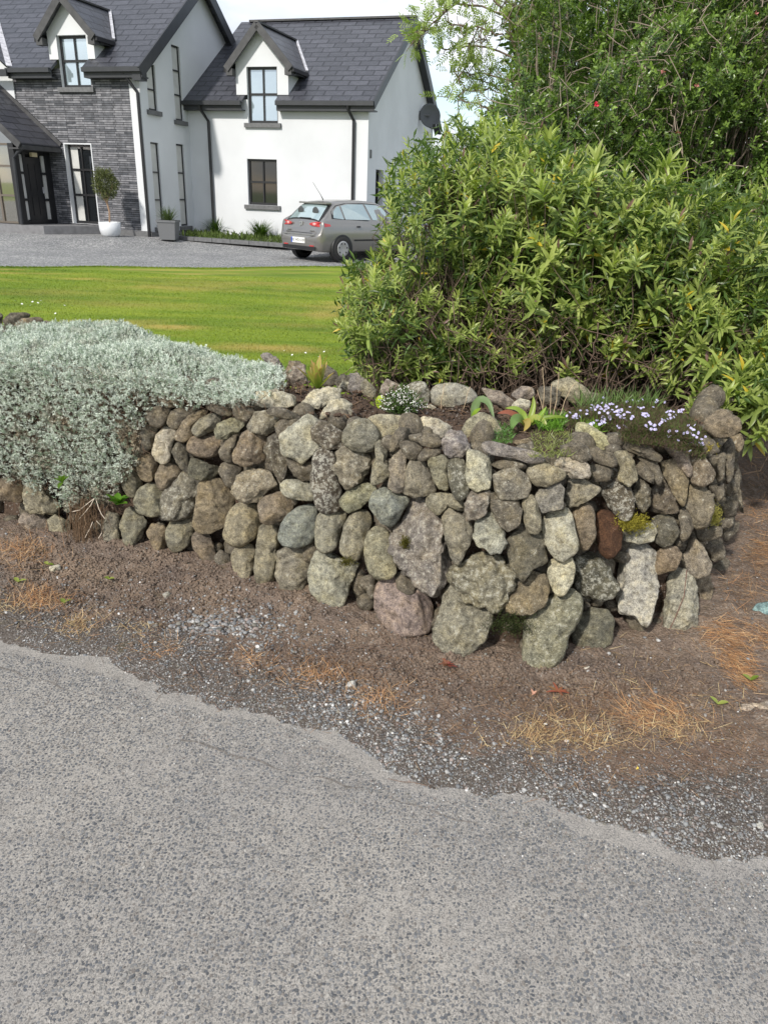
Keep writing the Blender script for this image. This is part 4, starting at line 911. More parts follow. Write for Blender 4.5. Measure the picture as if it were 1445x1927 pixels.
# ---------------------------------------------------------------- the stone wall
PALC = dict(g=(.225,.208,.160), o=(.255,.232,.170), d=(.14,.126,.10), p=(.262,.222,.188), b=(.20,.165,.120), u=(.215,.225,.20), l=(.41,.385,.31), r=(.075,.038,.022), k=(.34,.325,.275), v=(.225,.205,.190), s=(.35,.325,.225))
FR = dict(A=(200,720,4.516), B=(460,760,4.516), C=(680,760,3.706), D=(940,760,3.707), E=(1140,760,3.705), F=(0,580,2.580), G=(460,660,3.284), H=(860,690,2.470), I=(0,560,3.01))
WALL = """A rb2 440,130 490,105 590,110 655,160 660,190 540,215 480,180
A rg3 325,300 380,220 480,195 550,240 520,320 450,385 380,355
A rg3 520,330 560,245 650,205 740,225 755,260 650,340 600,400 545,380
A rb2 580,460 650,340 700,280 850,230 890,250 800,330 740,400 740,450 680,500 610,490
A rg2 730,390 800,310 880,265 960,270 985,310 930,400 850,430 790,460 740,430
A ab2 850,215 900,175 1000,170 1080,200 1095,240 1060,285 990,280 900,240
A ao4 1080,260 1100,200 1150,185 1270,240 1255,285 1190,335 1110,310
A ag3 925,420 950,350 1050,305 1130,300 1180,350 1120,420 1030,480 940,470
B fo5 30,190 100,70 180,65 290,130 270,210 190,265 100,240 50,220
A rd1 275,600 280,440 330,355 450,380 440,430 400,540 340,590
A al5 390,590 430,450 500,380 590,400 600,440 550,560 540,660 490,685 430,650
A rb2 690,540 740,460 850,440 960,430 1000,500 975,600 880,635 770,620 705,580
A ab2 960,580 1010,500 1100,430 1170,425 1080,600 1100,690 1040,680 975,640
A ab4 1080,610 1160,450 1210,415 1350,455 1365,520 1350,640 1290,690 1180,700 1090,670
A ad3 560,580 610,520 700,530 730,600 740,640 700,775 650,740 590,670
A ad2 705,700 730,645 800,655 880,700 970,720 950,780 860,830 760,825 710,790
A ao3 955,740 1000,680 1090,690 1160,720 1130,800 1070,890 1020,870 970,790
A rb0 260,680 310,620 390,590 460,670 430,770 370,845 300,820 270,740
A rd1 140,880 160,730 230,700 290,800 310,880 260,960 190,975
A rb0 420,800 470,690 560,690 640,740 620,800 560,880 500,920 440,890
A ro1 240,1010 290,900 400,850 490,880 530,950 470,1020 480,1120 380,1135 280,1100
A pg6 460,980 560,860 640,790 740,775 800,840 770,980 740,1110 650,1140 530,1165 480,1110
A fb0 760,1100 790,870 850,805 960,815 1040,900 1090,980 1070,1060 1000,1220 880,1280 780,1260 745,1200
A po5 1090,900 1120,800 1230,720 1330,730 1400,790 1430,860 1380,920 1290,1005 1180,1010 1100,960
A ro1 1000,1280 1040,1120 1110,1040 1200,1010 1290,1060 1320,1180 1250,1320 1160,1385 1060,1370 1010,1330
A rg1 515,1260 560,1180 650,1150 745,1165 745,1280 700,1370 610,1440 550,1420 515,1340
A rb1 350,1270 390,1200 500,1220 520,1300 500,1400 440,1470 380,1350
A ag1 120,1220 170,1080 210,1060 300,1120 350,1190 300,1310 240,1370 190,1400 150,1340
F ag2 500,1070 520,990 580,1000 590,1100 550,1155 510,1140
A rb1 735,1310 770,1260 860,1280 900,1360 940,1500 900,1575 810,1490 740,1400
A rb2 920,1480 970,1420 1050,1470 1060,1550 980,1560 930,1530
A ro1 1070,1470 1110,1400 1230,1370 1270,1450 1240,1600 1190,1710 1130,1660 1080,1560
B po2 95,1300 130,1050 200,1020 290,1040 290,1150 270,1300 260,1480 180,1530 110,1490
B ag2 185,60 240,25 330,35 470,95 480,130 360,140 280,115 210,85
B pd4 260,190 290,150 400,110 480,110 440,200 360,240 290,300
B pd5 175,380 200,290 280,250 320,310 320,400 370,480 350,600 310,660 250,580 210,480
B al1 315,270 420,180 540,95 600,120 640,160 640,350 560,440 490,505 450,470 330,425
B pd6 575,230 650,160 700,150 800,220 850,260 850,350 790,395 680,380 610,310
B rg3 830,300 870,210 950,140 1040,135 1120,210 1140,290 1100,380 1020,405 920,390 850,340
B rs3 1010,130 1100,110 1220,95 1360,120 1385,200 1290,250 1220,325 1150,320 1140,240 1080,160
B ao3 1225,370 1260,260 1310,200 1400,210 1400,290 1320,370 1240,415
B ao3 370,440 440,470 500,505 580,480 580,640 490,655 420,600 375,520
B rd9 570,620 590,450 650,385 740,395 780,480 760,560 820,750 815,900 700,920 620,880 590,760
B pg5 755,540 790,480 770,420 830,370 920,390 1000,400 1080,440 1060,560 1000,650 900,715 820,690 800,620
B ag3 1075,660 1090,540 1120,470 1110,400 1130,310 1220,360 1210,480 1240,600 1160,660 1100,690
B ag2 1220,700 1240,500 1300,390 1380,400 1360,600 1350,740 1290,755
B rk5 305,690 350,650 450,645 570,680 600,760 590,820 420,805 330,770
B ag2 820,820 870,740 960,690 1050,675 1120,720 1060,810 990,880 890,920 840,880
B ru2 1065,840 1100,760 1190,710 1290,760 1400,800 1360,870 1300,980 1240,1050 1160,1000 1080,900
B rb2 120,860 180,790 300,750 400,800 410,900 330,980 220,1025 150,1000
B ru1 290,1110 350,970 470,880 600,860 620,950 620,1080 560,1180 440,1220 320,1190
B rg1 610,1100 625,960 680,900 800,920 880,930 840,1020 800,1150 760,1230 680,1260 620,1220
B rg2 820,1180 850,1030 920,930 1010,910 1080,960 1060,1080 1010,1240 960,1330 870,1310 820,1260
B ro2 1025,1180 1060,1080 1140,1040 1220,1090 1240,1220 1290,1400 1240,1480 1130,1480 1060,1420 1030,1300
B ag2 270,1400 290,1270 350,1215 500,1230 560,1320 550,1470 500,1580 410,1635 320,1590 280,1500
B ak2 555,1430 570,1340 630,1260 760,1290 850,1330 970,1350 930,1460 870,1620 820,1800 740,1760 640,1680 590,1600 560,1500
B ag1 450,1660 500,1600 570,1620 540,1700 490,1740
B ro1 1285,1500 1310,1420 1380,1450 1440,1530 1440,1610 1380,1620 1300,1570
C rp1 108,1310 140,1240 220,1215 330,1240 430,1300 488,1400 485,1520 440,1590 350,1620 240,1600 160,1530 115,1430
C pv5 205,960 230,880 320,760 330,700 400,655 470,690 540,780 590,900 620,1000 620,1130 590,1240 480,1335 400,1290 320,1190 240,1080
C al3 340,170 430,90 540,110 630,160 600,240 440,220 360,215
C rl2 400,260 450,205 530,215 570,280 500,305 420,290
C rg2 325,220 420,205 440,250 400,270 340,255
C ru1 270,280 310,255 370,270 430,310 380,390 330,385 290,340
C al2 395,370 440,310 540,310 555,345 480,385 410,400
C pv3 570,260 620,190 700,190 750,260 760,320 700,375 620,375 580,320
C ro2 705,200 740,120 840,65 920,100 980,200 950,240 830,270 740,260
C ag3 295,620 310,480 340,400 430,400 480,500 520,610 440,640 370,645
C ag1 465,390 570,360 605,400 620,520 600,605 540,590 490,500
C rd6 600,420 640,380 710,390 730,480 750,590 710,670 650,660 620,560
C al3 725,500 740,330 790,330 890,380 905,460 890,580 800,600 750,570
C fv0 840,280 900,262 1060,300 1250,345 1280,400 1170,420 1120,395 870,345
C pd5 905,420 980,390 1100,395 1150,430 1150,460 1050,445 960,455
C fg5 915,500 980,465 1060,440 1170,510 1180,590 1150,650 1050,665 965,665 930,580
D ro3 190,470 230,415 320,415 460,480 430,530 330,570 260,570 210,520
C ag3 455,670 490,630 600,615 680,650 720,710 700,755 610,720 540,775 460,720
C ag2 560,800 610,735 700,790 770,860 770,950 720,1030 710,1070 670,1115 620,1060 590,950
C pp5 725,740 735,640 780,605 880,610 890,690 860,770 800,810 730,810
C pk4 785,920 830,800 900,755 960,840 1000,970 960,1030 900,1035 800,970
C ad4 895,640 930,610 970,670 1090,670 1110,740 1100,840 1020,880 970,850 910,740
C rg3 1120,680 1180,630 1220,680 1250,800 1240,900 1160,895 1130,800
C ad3 1010,960 1080,900 1160,870 1260,920 1300,1100 1190,1150 1120,1235 1090,1190 1040,1130
C pg6 610,1160 680,1120 760,1050 860,1030 980,1070 1070,1180 1070,1270 1020,1390 900,1420 800,1390 700,1300 640,1220
C ag4 510,1580 560,1440 570,1360 620,1280 720,1310 790,1390 890,1440 890,1560 850,1650 700,1765 600,1750 520,1650
C ab3 1010,1440 1060,1300 1180,1160 1280,1200 1310,1300 1260,1410 1190,1460 1080,1460
D fv1 255,640 280,600 420,555 445,600 435,730 300,755 270,700
D ag2 450,650 480,530 580,525 700,590 690,620 600,680 480,725
D pl5 380,430 430,375 560,370 630,430 610,510 500,520 460,480
D ap2 620,480 630,420 760,430 780,480 760,535 660,545
D as2 530,190 550,130 620,145 740,220 820,290 800,325 640,300 560,240
D pl3 420,300 500,260 600,290 630,380 560,400 440,360
D rg4 590,330 680,320 780,340 820,400 800,445 700,420 620,370
D ao3 790,340 880,330 940,420 960,520 900,580 820,520 830,430
D ad8 700,560 740,470 810,460 870,490 930,660 930,760 900,810 840,800 760,720
E pd4 175,640 210,540 260,525 310,600 310,680 260,760 210,700
D rk5 295,830 330,760 400,730 480,740 510,850 540,980 530,1030 440,1090 370,1060 320,960
D rb3 500,760 540,695 620,695 655,760 665,920 590,1035 550,980 520,860
D rr0 665,800 700,740 790,770 850,880 840,1000 770,1080 700,1040 675,920
D rl2 340,1100 400,1080 500,1070 525,1160 500,1260 440,1340 380,1310 340,1220
D pd8 510,1240 520,1080 660,1060 760,1140 825,1260 780,1340 700,1365 600,1350 540,1290
D rg5 170,1760 190,1500 290,1400 370,1340 480,1300 570,1380 550,1480 480,1600 440,1760 350,1840 240,1850 180,1810
D rd2 510,1620 540,1500 640,1430 750,1440 785,1520 780,1650 700,1730 590,1710 530,1680
E ak5 100,930 140,870 320,830 350,900 330,960 230,975 120,950
E rd3 325,800 400,770 470,800 510,900 450,990 380,990 330,930
E pd4 310,640 340,580 440,590 495,680 490,760 400,770 310,745
E fk1 85,1180 110,1000 230,970 350,1050 345,1350 305,1490 270,1560 215,1470 150,1450 98,1440 80,1350
E ag0 110,1460 220,1410 290,1540 250,1600 170,1560
E rb2 345,1050 420,990 490,1000 525,1060 480,1150 350,1190
E ak1 400,1560 430,1220 500,1160 590,1180 625,1290 635,1400 630,1550 580,1620 470,1610
E ag2 540,1050 600,930 680,1000 730,1120 720,1180 640,1210 570,1160
E ab1 620,1210 720,1180 740,1300 710,1500 660,1540 640,1430
E rd2 500,760 540,720 600,790 605,860 560,950 510,960 520,870
E pb2 550,700 570,560 680,580 750,640 740,730 700,850 620,860 590,780
E ab2 380,410 480,390 570,530 560,600 540,720 480,650 400,500
E pp4 370,220 480,240 570,310 595,480 570,510 500,440 430,340
E rb5 580,500 600,330 680,370 760,480 740,540 680,575 600,550
E ab1 700,380 830,340 820,520 770,540 760,470
E ab2 105,280 150,255 300,300 390,370 370,410 250,370 130,320
E ag3 185,360 280,335 350,390 390,500 380,570 330,570 320,480 260,400
E ab2 205,440 250,390 330,480 325,555 270,530 210,480
E rd2 705,570 820,550 820,640 760,700 750,630
E rb1 610,870 700,850 800,860 800,930 730,950 650,960
E ag1 650,970 800,940 830,1030 820,1080 740,1100 700,1030
E rb1 720,1140 830,1070 860,1100 830,1190 750,1230
E pb2 780,690 880,600 920,650 900,780 800,800
E ab1 800,850 890,760 900,900 830,970
E pb3 780,330 870,240 900,330 880,500 830,560 830,400
E pd3 890,500 940,420 950,480 930,600 960,680 970,760 920,740 920,620
E rb2 900,820 930,830 920,880 890,900
E ap2 590,130 680,150 680,190 600,160
E pb2 640,270 700,240 760,260 790,330 720,350 660,330
E pb2 820,540 890,520 920,610 860,640 830,620
E pb2 700,850 780,800 890,790 880,860 810,870
F rb1 0,830 60,820 115,870 110,940 0,930
F po2 110,930 130,850 190,830 300,960 290,1005 150,1000
F ap1 95,1040 120,995 220,1010 260,1090 150,1090
F ao2 230,1030 270,1005 340,1040 350,1130 270,1140"""
ROCKS = """G pv3 100,30 160,22 230,80 240,150 160,150 150,90|rough purplish rock at the back edge of the bed, half under the silver plant
G pb3 235,150 280,70 330,65 380,100 300,110 265,180|dark brown rock just right of the silver plant at the back of the bed
G pp4 270,170 300,100 370,95 390,200 300,220|pinkish rough rock behind the left side of the pink tipped shoot
G rd1 455,100 500,85 570,130 580,180 540,220 480,210|large dark smooth rock behind the right side of the pink tipped shoot
G pd3 555,190 600,150 660,150 650,200 580,230|low dark rock in the back row, right of the large dark smooth rock
G al2 575,235 610,185 650,200 640,250 600,255|small pale angular rock leaning on the low dark one in the back row
G pv3 645,250 655,150 700,135 740,180 720,270 660,280|upright craggy rock standing tallest in the left half of the back row
G ag4 720,200 750,180 815,240 800,290 730,280|flat topped grey rock leaning right of the upright craggy rock
G ap4 835,270 850,210 880,175 960,215 950,250 870,275|pointed rock behind the left side of the white heather
G rg8 980,240 1040,195 1110,200 1150,270 1120,340 1060,320 1030,260|rounded pale speckled rock behind the right side of the white heather
G rk4 1155,260 1190,210 1300,205 1400,240 1445,300 1380,320 1290,350 1170,330|wide smooth grey boulder in the middle of the back row
G pl4 65,310 75,255 200,250 305,275 310,340 200,360 80,340|long pale blocky rock lying in front of the silver plant's right end
G pl3 355,330 400,265 500,225 580,240 590,290 500,350 380,365|flat pale rock in front of the pink tipped shoot
G pl3 475,390 520,320 600,295 660,330 660,400 590,410 520,410 480,430|jagged pale rock above the big pale angular wall stone
G al0 1125,345 1150,330 1185,350 1160,365|small white quartz stone on the bed soil right of the heather
H ap2 115,100 200,115 260,160 230,200 170,180|reddish brown slab leaning in the back row, right of the wide grey boulder
H rp3 250,130 300,90 350,100 360,140 290,160|rounded pinkish rock in the back row behind the curled green leaves
H rl1 240,185 290,150 340,160 330,200 260,205|small cream rock in front of the rounded pinkish rock
H pd2 380,100 440,90 480,120 470,180 390,170|dark mossy rock behind the dry stalks
H ro2 430,80 520,50 600,100 635,160 540,170 480,130|large long boulder leaning at the right end of the back row, under the shrub
H rd1 620,120 680,130 690,160 640,160|small dark rock behind the grass tuft
H ab1 255,345 330,335 390,380 360,395 270,360|thin brown stone lying behind the long purple flagstone
E rb2 680,120 800,40 920,100 940,180 880,220 760,230 690,180|big grey brown boulder on the far right shoulder of the wall
E rb2 860,230 940,210 960,270 930,340 880,300|brown stone under the big boulder on the far right shoulder of the wall
I rd1 20,130 60,90 150,85 180,105 80,160 40,165|dark upper rock of the heap at the far left behind the silver plant
I rb2 80,160 130,120 220,112 250,130 215,170 110,190|long brown rock in front in the heap at the far left
I rp2 215,170 260,130 310,145 250,180|small pinkish rock at the right end of the far left heap
I rd1 0,170 30,160 60,185 0,200|low dark rock at the left picture edge under the far left heap
I rd1 -20,75 18,100 10,160 -20,160|tall dark rock cut by the left picture edge, end of the far left heap"""
MOSSY = {}
def stone_mesh(shape, pts, anchor, seed, sub):
    r = np.random.default_rng(seed); w = norm(CAM-anchor); a = norm(_R-w*(_R@w)); b = np.cross(w, a)
    Q = []
    for x, y in pts:
        d = ray(x, y); t = ((anchor-CAM)@w)/(d@w); q = CAM+d*t-anchor; Q.append((q@a, q@b))
    Q = np.array(Q); ar = .5*abs(sum(Q[i][0]*Q[(i+1) % len(Q)][1]-Q[(i+1) % len(Q)][0]*Q[i][1] for i in range(len(Q))))
    c = Q.mean(0)
    cx_ = cy_ = sA = 0   # area centroid
    for i in range(len(Q)):
        x0, y0 = Q[i]; x1, y1 = Q[(i+1) % len(Q)]; k = x0*y1-x1*y0; sA += k; cx_ += (x0+x1)*k; cy_ += (y0+y1)*k
    if abs(sA) > 1e-9: c = np.array([cx_, cy_])/(3*sA)
    Q = Q-c; K = 180; th = np.arange(K)*2*math.pi/K; Rr = np.full(K, 0.)
    for i in range(len(Q)):
        p, q = Q[i], Q[(i+1) % len(Q)]; e = q-p
        dx, dy = np.cos(th), np.sin(th); den = dx*e[1]-dy*e[0]; den = np.where(np.abs(den) < 1e-9, 1e-9, den)
        t = (p[0]*e[1]-p[1]*e[0])/den; s = (p[0]*dy-p[1]*dx)/den
        Rr = np.where((s >= -1e-6) & (s <= 1+1e-6) & (t > 0), np.maximum(Rr, t), Rr)
    Rr[Rr == 0] = np.sqrt(ar/3.14)*.6
    gw_ = 3.5 if shape == 'r' else 1.3
    k = np.exp(-.5*(np.arange(-24, 25)/gw_)**2); k /= k.sum(); Rs = np.convolve(np.concatenate([Rr[-24:], Rr, Rr[:24]]), k, 'valid')*1.09
    V, F = ICO[sub]; size = math.sqrt(ar)
    ang = np.arctan2(V[:, 1], V[:, 0]) % (2*math.pi); R_ = np.interp(ang, np.append(th, 2*math.pi), np.append(Rs, Rs[0]))
    rho = np.hypot(V[:, 0], V[:, 1]); n_ = {'r': 2.8, 'a': 4.4, 'f': 5.0, 'p': 3.3}[shape]
    p = (rho**n_+np.abs(V[:, 2])**n_)**(-1/n_); q = np.stack([p*V[:, 0], p*V[:, 1], p*V[:, 2]], 1)
    if shape in 'afp':
        for i in range({'a': 8, 'f': 5, 'p': 8}[shape]):
            az_ = r.uniform(0, 2*math.pi); t = r.uniform(.15, 1.15); m = np.array([math.sin(t)*math.cos(az_), math.sin(t)*math.sin(az_), math.cos(t)])
            cc = r.uniform(.48, .72) if t < .8 else r.uniform(.66, .88); s = q@m-cc; s = np.where(s > 0, s, 0); sm = {'a': .012, 'f': .02, 'p': .04}[shape]; s = s*s/(s+sm); q = q-s[:, None]*m
    else:
        for i in range(8):
            az_ = r.uniform(0, 2*math.pi); t = r.uniform(.2, 1.0); m = np.array([math.sin(t)*math.cos(az_), math.sin(t)*math.sin(az_), math.cos(t)])
            s = q@m-r.uniform(.66, .88); s = np.where(s > 0, s, 0); s = s*s/(s+.035); q = q-s[:, None]*m
    T = size*{'r': .50, 'a': .46, 'f': .40, 'p': .48}[shape]*r.uniform(.85, 1.1)
    loc = np.stack([q[:, 0]*R_, q[:, 1]*R_, q[:, 2]*T], 1)
    P = loc/size*1.0+seed*3.7
    amp = {'r': .028, 'a': .04, 'f': .03, 'p': .075}[shape]*size
    dsp = amp*fbm(P*2.1, 3, seed)+amp*.8*fbm(P*6.5, 4, seed+5, .65)+.012*size*(np.abs(vn(P*9, seed+7))-.3)*(shape != 'r')
    if shape in 'pa': dsp = dsp-(.05 if shape == 'p' else .022)*size*np.maximum(0, vn(P*5.5, seed+9)-.25)*2
    ridged = -(1-np.abs(vn(P*3.3, seed+3)))**6*.03*size*(shape != 'r'); dsp = dsp+ridged
    dsp = dsp+.0011*fbm(loc*150, 2, seed+2)
    loc = loc+norm(q*np.array([.45, .45, 1.]))*dsp[:, None]; loc[:, :2] += c
    return anchor+loc[:, :1]*a+loc[:, 1:2]*b+loc[:, 2:3]*w, F, ar, w
wall = thing('stone_wall', 'low curved dry stone wall of rounded field stones at the edge of the road', 'stone wall', (.3, 2.75, 0))
specs = []
for i, ln_ in enumerate(WALL.split('\n')):
    f, s, *pp = ln_.split(); ox, oy, k = FR[f]; pts = [(ox+float(a.split(',')[0])/k, oy+float(a.split(',')[1])/k) for a in pp]
    A_ = .5*abs(sum(pts[j][0]*pts[(j+1) % len(pts)][1]-pts[(j+1) % len(pts)][0]*pts[j][1] for j in range(len(pts)))); specs.append([A_, i, s, pts])
specs.sort(key=lambda s: -s[0])
LBL = {'C rp1': 'smooth pink granite boulder at the foot of the wall', 'D rr0': 'rust red stone in the deep gap', 'B rd9': 'long upright stone spattered with white lichen', 'B ru1': 'smooth blue grey oval stone', 'C fv0': 'long flat purple grey capping stone', 'C pp5': 'pale pink rough stone', 'C pv5': 'largest pitted grey boulder in the middle of the wall', 'B al1': 'big pale angular stone in the top course'}
rest = Acc(); raw = WALL.split('\n')
def place(pts, seed):
    cx_, cy_ = np.mean(pts, 0); h = wall_hit(cx_, cy_)
    if h is None:
        h = gz(cx_, max(p[1] for p in pts), ZT)
    return h
WR = np.random.default_rng(3)
for rank, (A_, i, s, pts) in enumerate(specs):
    h = place(pts, i); d = norm(h-CAM); size = math.sqrt(A_)*np.linalg.norm(h-CAM)/FPX
    anc = h+d*(size*.10+WR.uniform(-.012, .012)); sub = 5 if A_ > 5200 else 4
    V, F, ar, w = stone_mesh(s[0], pts, anc, i+1, sub if rank < 100 else 3)
    c = np.array(PALC[s[1]])*WR.uniform(.88, 1.12)*(1+WR.uniform(-.04, .04, 3))
    if rank < 96:
        lb = next((v for k, v in LBL.items() if raw[i].startswith(k+' ')), None)
        build('stone', V, F, MS, wall, origin=anc, smooth=True, label=lb, color=(*c, int(s[2])/9))
    else: rest.add(V, F)
# stones packed deeper in the wall behind the face, seen in the gaps
def facepts(n, zr=(.02, .8), x0=-2.6):
    seg = [(np.array(fb[i]), np.array(fb[i+1])) for i in range(len(fb)-1)]; Ls = np.array([np.linalg.norm(b-a) for a, b in seg]); k = rng.choice(len(seg), n, p=Ls/Ls.sum()); t = rng.uniform(0, 1, n)
    P = np.array([seg[a][0]+(seg[a][1]-seg[a][0])*u for a, u in zip(k, t)]); nn = np.array([norm(np.array([(seg[a][1]-seg[a][0])[1], -(seg[a][1]-seg[a][0])[0]])) for a in k])
    z = rng.uniform(*zr, n); return P, nn, z
P2, nn, z = facepts(420)
for q, m_, zz in zip(P2, nn, z):
    o = np.array([*(q-m_*(.13+BAT*zz)), zz]); V, F = ICO[2]; sc_ = rng.uniform(.045, .085, 3); V = V*(1+.16*fbm(V*1.6+zz*50, 2, 4)[:, None]); rest.add(V@randrot(1)[0].T*sc_+o, F)
P2, nn, z = facepts(620)
for q, m_, zz in zip(P2, nn, z):
    o = np.array([*(q-m_*(rng.uniform(.055, .085)+BAT*zz)), zz]); V, F = ICO[2]; sc_ = rng.uniform(.018, .04, 3); V = V*(1+.22*fbm(V*1.6+zz*50, 2, 4)[:, None]); rest.add(V@randrot(1)[0].T*sc_+o, F)
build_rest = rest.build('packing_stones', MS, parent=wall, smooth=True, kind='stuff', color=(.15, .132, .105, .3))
# soil core and bed
bx_ = np.arange(-3.6, 2.7, .022); by_ = np.arange(2.2, 5.6, .022); X, Y = np.meshgrid(bx_, by_, indexing='ij'); sdw = wall_sd(X, Y); P = np.stack([X, Y, 0*X], -1)
Z = (ZT-.03)*sst(-.10, -.21, sdw+.03*vn(P*12, 2))+.03*fbm(P*5, 3, 61)+.012*fbm(P*30, 4, 62, .6)+.006*np.abs(vn(P*70, 8))+.03*sst(2.9, 3.2, Y)*0
Z = np.where(sdw > -.09, -.05, Z); idx = np.arange(X.size).reshape(X.shape); Fq = np.stack([idx[:-1, :-1], idx[1:, :-1], idx[1:, 1:], idx[:-1, 1:]], -1); kp = (sdw < .0)
kf = kp[:-1, :-1] & kp[1:, :-1] & kp[1:, 1:] & kp[:-1, 1:]
build('soil_bed', np.stack([X, Y, Z], -1).reshape(-1, 3), Fq[kf], MSOIL, smooth=True, kind='structure')
def bed_z(x, y):
    P = np.stack([np.asarray(x), np.asarray(y), 0*np.asarray(x)], -1); return ZT-.03+.03*fbm(P*5, 3, 61)
for i, ln_ in enumerate(ROCKS.split('\n')):
    body, lb = ln_.split('|'); f, s, *pp = body.split(); ox, oy, k = FR[f]; pts = [(ox+float(a.split(',')[0])/k, oy+float(a.split(',')[1])/k) for a in pp]
    if f == 'E': h = place(pts, i); anc = h
    else:
        cx_, cy_ = np.mean(pts, 0); ymx = max(p[1] for p in pts); g0 = gz(cx_, ymx-3, ZT-.02 if f != 'I' else ZT); dd = ray(cx_, cy_); anc = CAM+dd*((g0-CAM)@_F/(dd@_F)); anc = anc+norm(anc-CAM)*.02
    V, F, ar, w = stone_mesh(s[0], pts, anc, 300+i, 4); c = np.array(PALC[s[1]])*WR.uniform(.9, 1.12)
    build('rock', V, F, MS, origin=anc, smooth=True, label=lb, cat='rock', color=(*c, int(s[2])/9))
# rocks lying on the verge
for i, (s, c, pts, lb, z) in enumerate([('r', (.24, .36, .37), [(1414,1150),(1425,1137),(1445,1134),(1475,1140),(1480,1165),(1450,1178),(1425,1172)], 'smooth blue green stone on the verge at the right picture edge', .03),
        ('f', (.42, .36, .31), [(1385,1332),(1420,1328),(1445,1318),(1500,1325),(1500,1350),(1440,1352),(1400,1345)], 'flat pale pinkish slab lying on the verge at the right picture edge', .02),
        ('a', (.5, .48, .42), [(93,1066),(113,1062),(115,1072),(100,1078),(95,1074)], 'white angular stone on the soil below the silver plant', .02),
        ('r', (.3, .29, .27), [(306,1118),(318,1112),(322,1122),(312,1128)], 'small round grey stone alone on the soil left of the gravel patch', .02),
        ('a', (.42, .42, .42), [(655,1285),(668,1280),(670,1296),(660,1302),(650,1296)], 'grey angular stone in the gravel near the road', .015),
        ('r', (.55, .53, .48), [(1098,1257),(1108,1254),(1112,1262),(1102,1265)], 'small white stone on the soil right of the tall pale boulder', .02),
        ('r', (.45, .45, .43), [(1418,1552),(1432,1546),(1436,1558),(1426,1565)], 'rounded white pebble at the lower right edge of the verge', .01),
        ('a', (.42, .45, .47), [(812,1325),(822,1322),(828,1330),(818,1335)], 'pale blue grey pebble on the verge below the red leaved rosette', .01)]):
    cxy = np.mean(pts, 0); g0 = gz(cxy[0], cxy[1], z+.01); V, F, ar, w = stone_mesh(s, pts, g0, 400+i, 4 if i < 2 else 3)
    build('rock', V, F, MS, origin=g0, smooth=True, label=lb, cat='rock', color=(*c, .2))
# ---------------------------------------------------------------- gravel, straw and litter on the verge
def gpts(px, py, rx, ry, n, zz=.02, gauss=True):
    a = rng.normal(0, .5, (n, 2)) if gauss else rng.uniform(-1, 1, (n, 2)); x = px+a[:, 0]*rx; y = py+a[:, 1]*ry; P = []
    d = FPX*_F+(_R*(x-CX)[:, None])-(_U*(y-CY)[:, None]); P = CAM+d*((zz-CAM[2])/d[:, 2])[:, None]
    P[:, 2] = verge_z(P[:, 0], P[:, 1]); return P
def okv(P, m=.0): return (road_sd(P[:, 0], P[:, 1]) > m) & (wall_sd(P[:, 0], P[:, 1]) > 0.0)
PC = np.array([(.20,.205,.205),(.27,.27,.265),(.15,.155,.16),(.36,.355,.34),(.24,.20,.18),(.55,.54,.52),(.18,.17,.145),(.12,.12,.125)]); PW = np.array([.22,.20,.16,.11,.12,.035,.105,.05])
acc = Acc()
def pebbles(P, s0, s1, sub, flat=.6):
    n = len(P); V0, F0 = ICO[sub]; s = rng.uniform(s0, s1, n)*rng.choice([.6, 1, 1, 1.3], n); V, F = scatter(V0, F0, P+np.array([0, 0, 1])*(s*.2)[:, None], s[:, None]*np.stack([rng.uniform(.7, 1.3, n), rng.uniform(.7, 1.1, n), rng.uniform(.4, .8, n)], 1), randrot(n, .5))
    V = V+.18*np.repeat(s, len(V0))[:, None]*np.stack([vn(V*(.6/s.mean())+k*9, k) for k in range(3)], 1)
    c = PC[rng.choice(len(PC), n, p=PW/PW.sum())]*rng.uniform(.75, 1.15, (n, 1)); acc.add(V, F, np.repeat(c, len(V0), 0))
u = rng.uniform(0, 1, 26000); ei = np.array(edge[2:-3]); k = rng.integers(0, len(ei)-1, 26000); P = ei[k]+(ei[k+1]-ei[k])*rng.uniform(0, 1, (26000, 1)); nrm = np.array([-.32, 1.]); off = rng.exponential(.19, 26000)-.03
P = P+off[:, None]*np.array([.35, .94]); P = np.c_[P, verge_z(P[:, 0], P[:, 1])]; P = P[okv(P, .0)]; pebbles(P[:17000], .0016, .0036, 1)
P = np.concatenate([gpts(440, 1200, 190, 55, 700), gpts(540, 1230, 170, 60, 400), gpts(300, 1130, 260, 60, 350), gpts(650, 1320, 90, 60, 300), gpts(760, 1400, 160, 70, 600), gpts(1150, 1520, 330, 90, 550), gpts(600, 1330, 200, 60, 500), gpts(100, 1150, 160, 70, 220), gpts(1300, 1560, 200, 90, 200)]); P = P[okv(P)]; pebbles(P, .003, .0065, 1)
P = gpts(420, 1180, 110, 30, 420); P = P[okv(P)]; pebbles(P, .005, .0095, 2)
P = gpts(700, 1300, 800, 330, 900, gauss=False); P = P[okv(P)]; pebbles(P, .003, .008, 1)
k = rng.integers(0, len(ei)-1, 4200); P = ei[k]+(ei[k+1]-ei[k])*rng.uniform(0, 1, (4200, 1))-(rng.exponential(.075, 4200)-.03)[:, None]*np.array([.35, .94]); P = np.c_[P, np.full(4200, .001)]; P = P[(road_sd(P[:, 0], P[:, 1]) < .02)]; pebbles(P, .0012, .0030, 1)
acc.build('gravel', MPEB, smooth=True, kind='stuff')
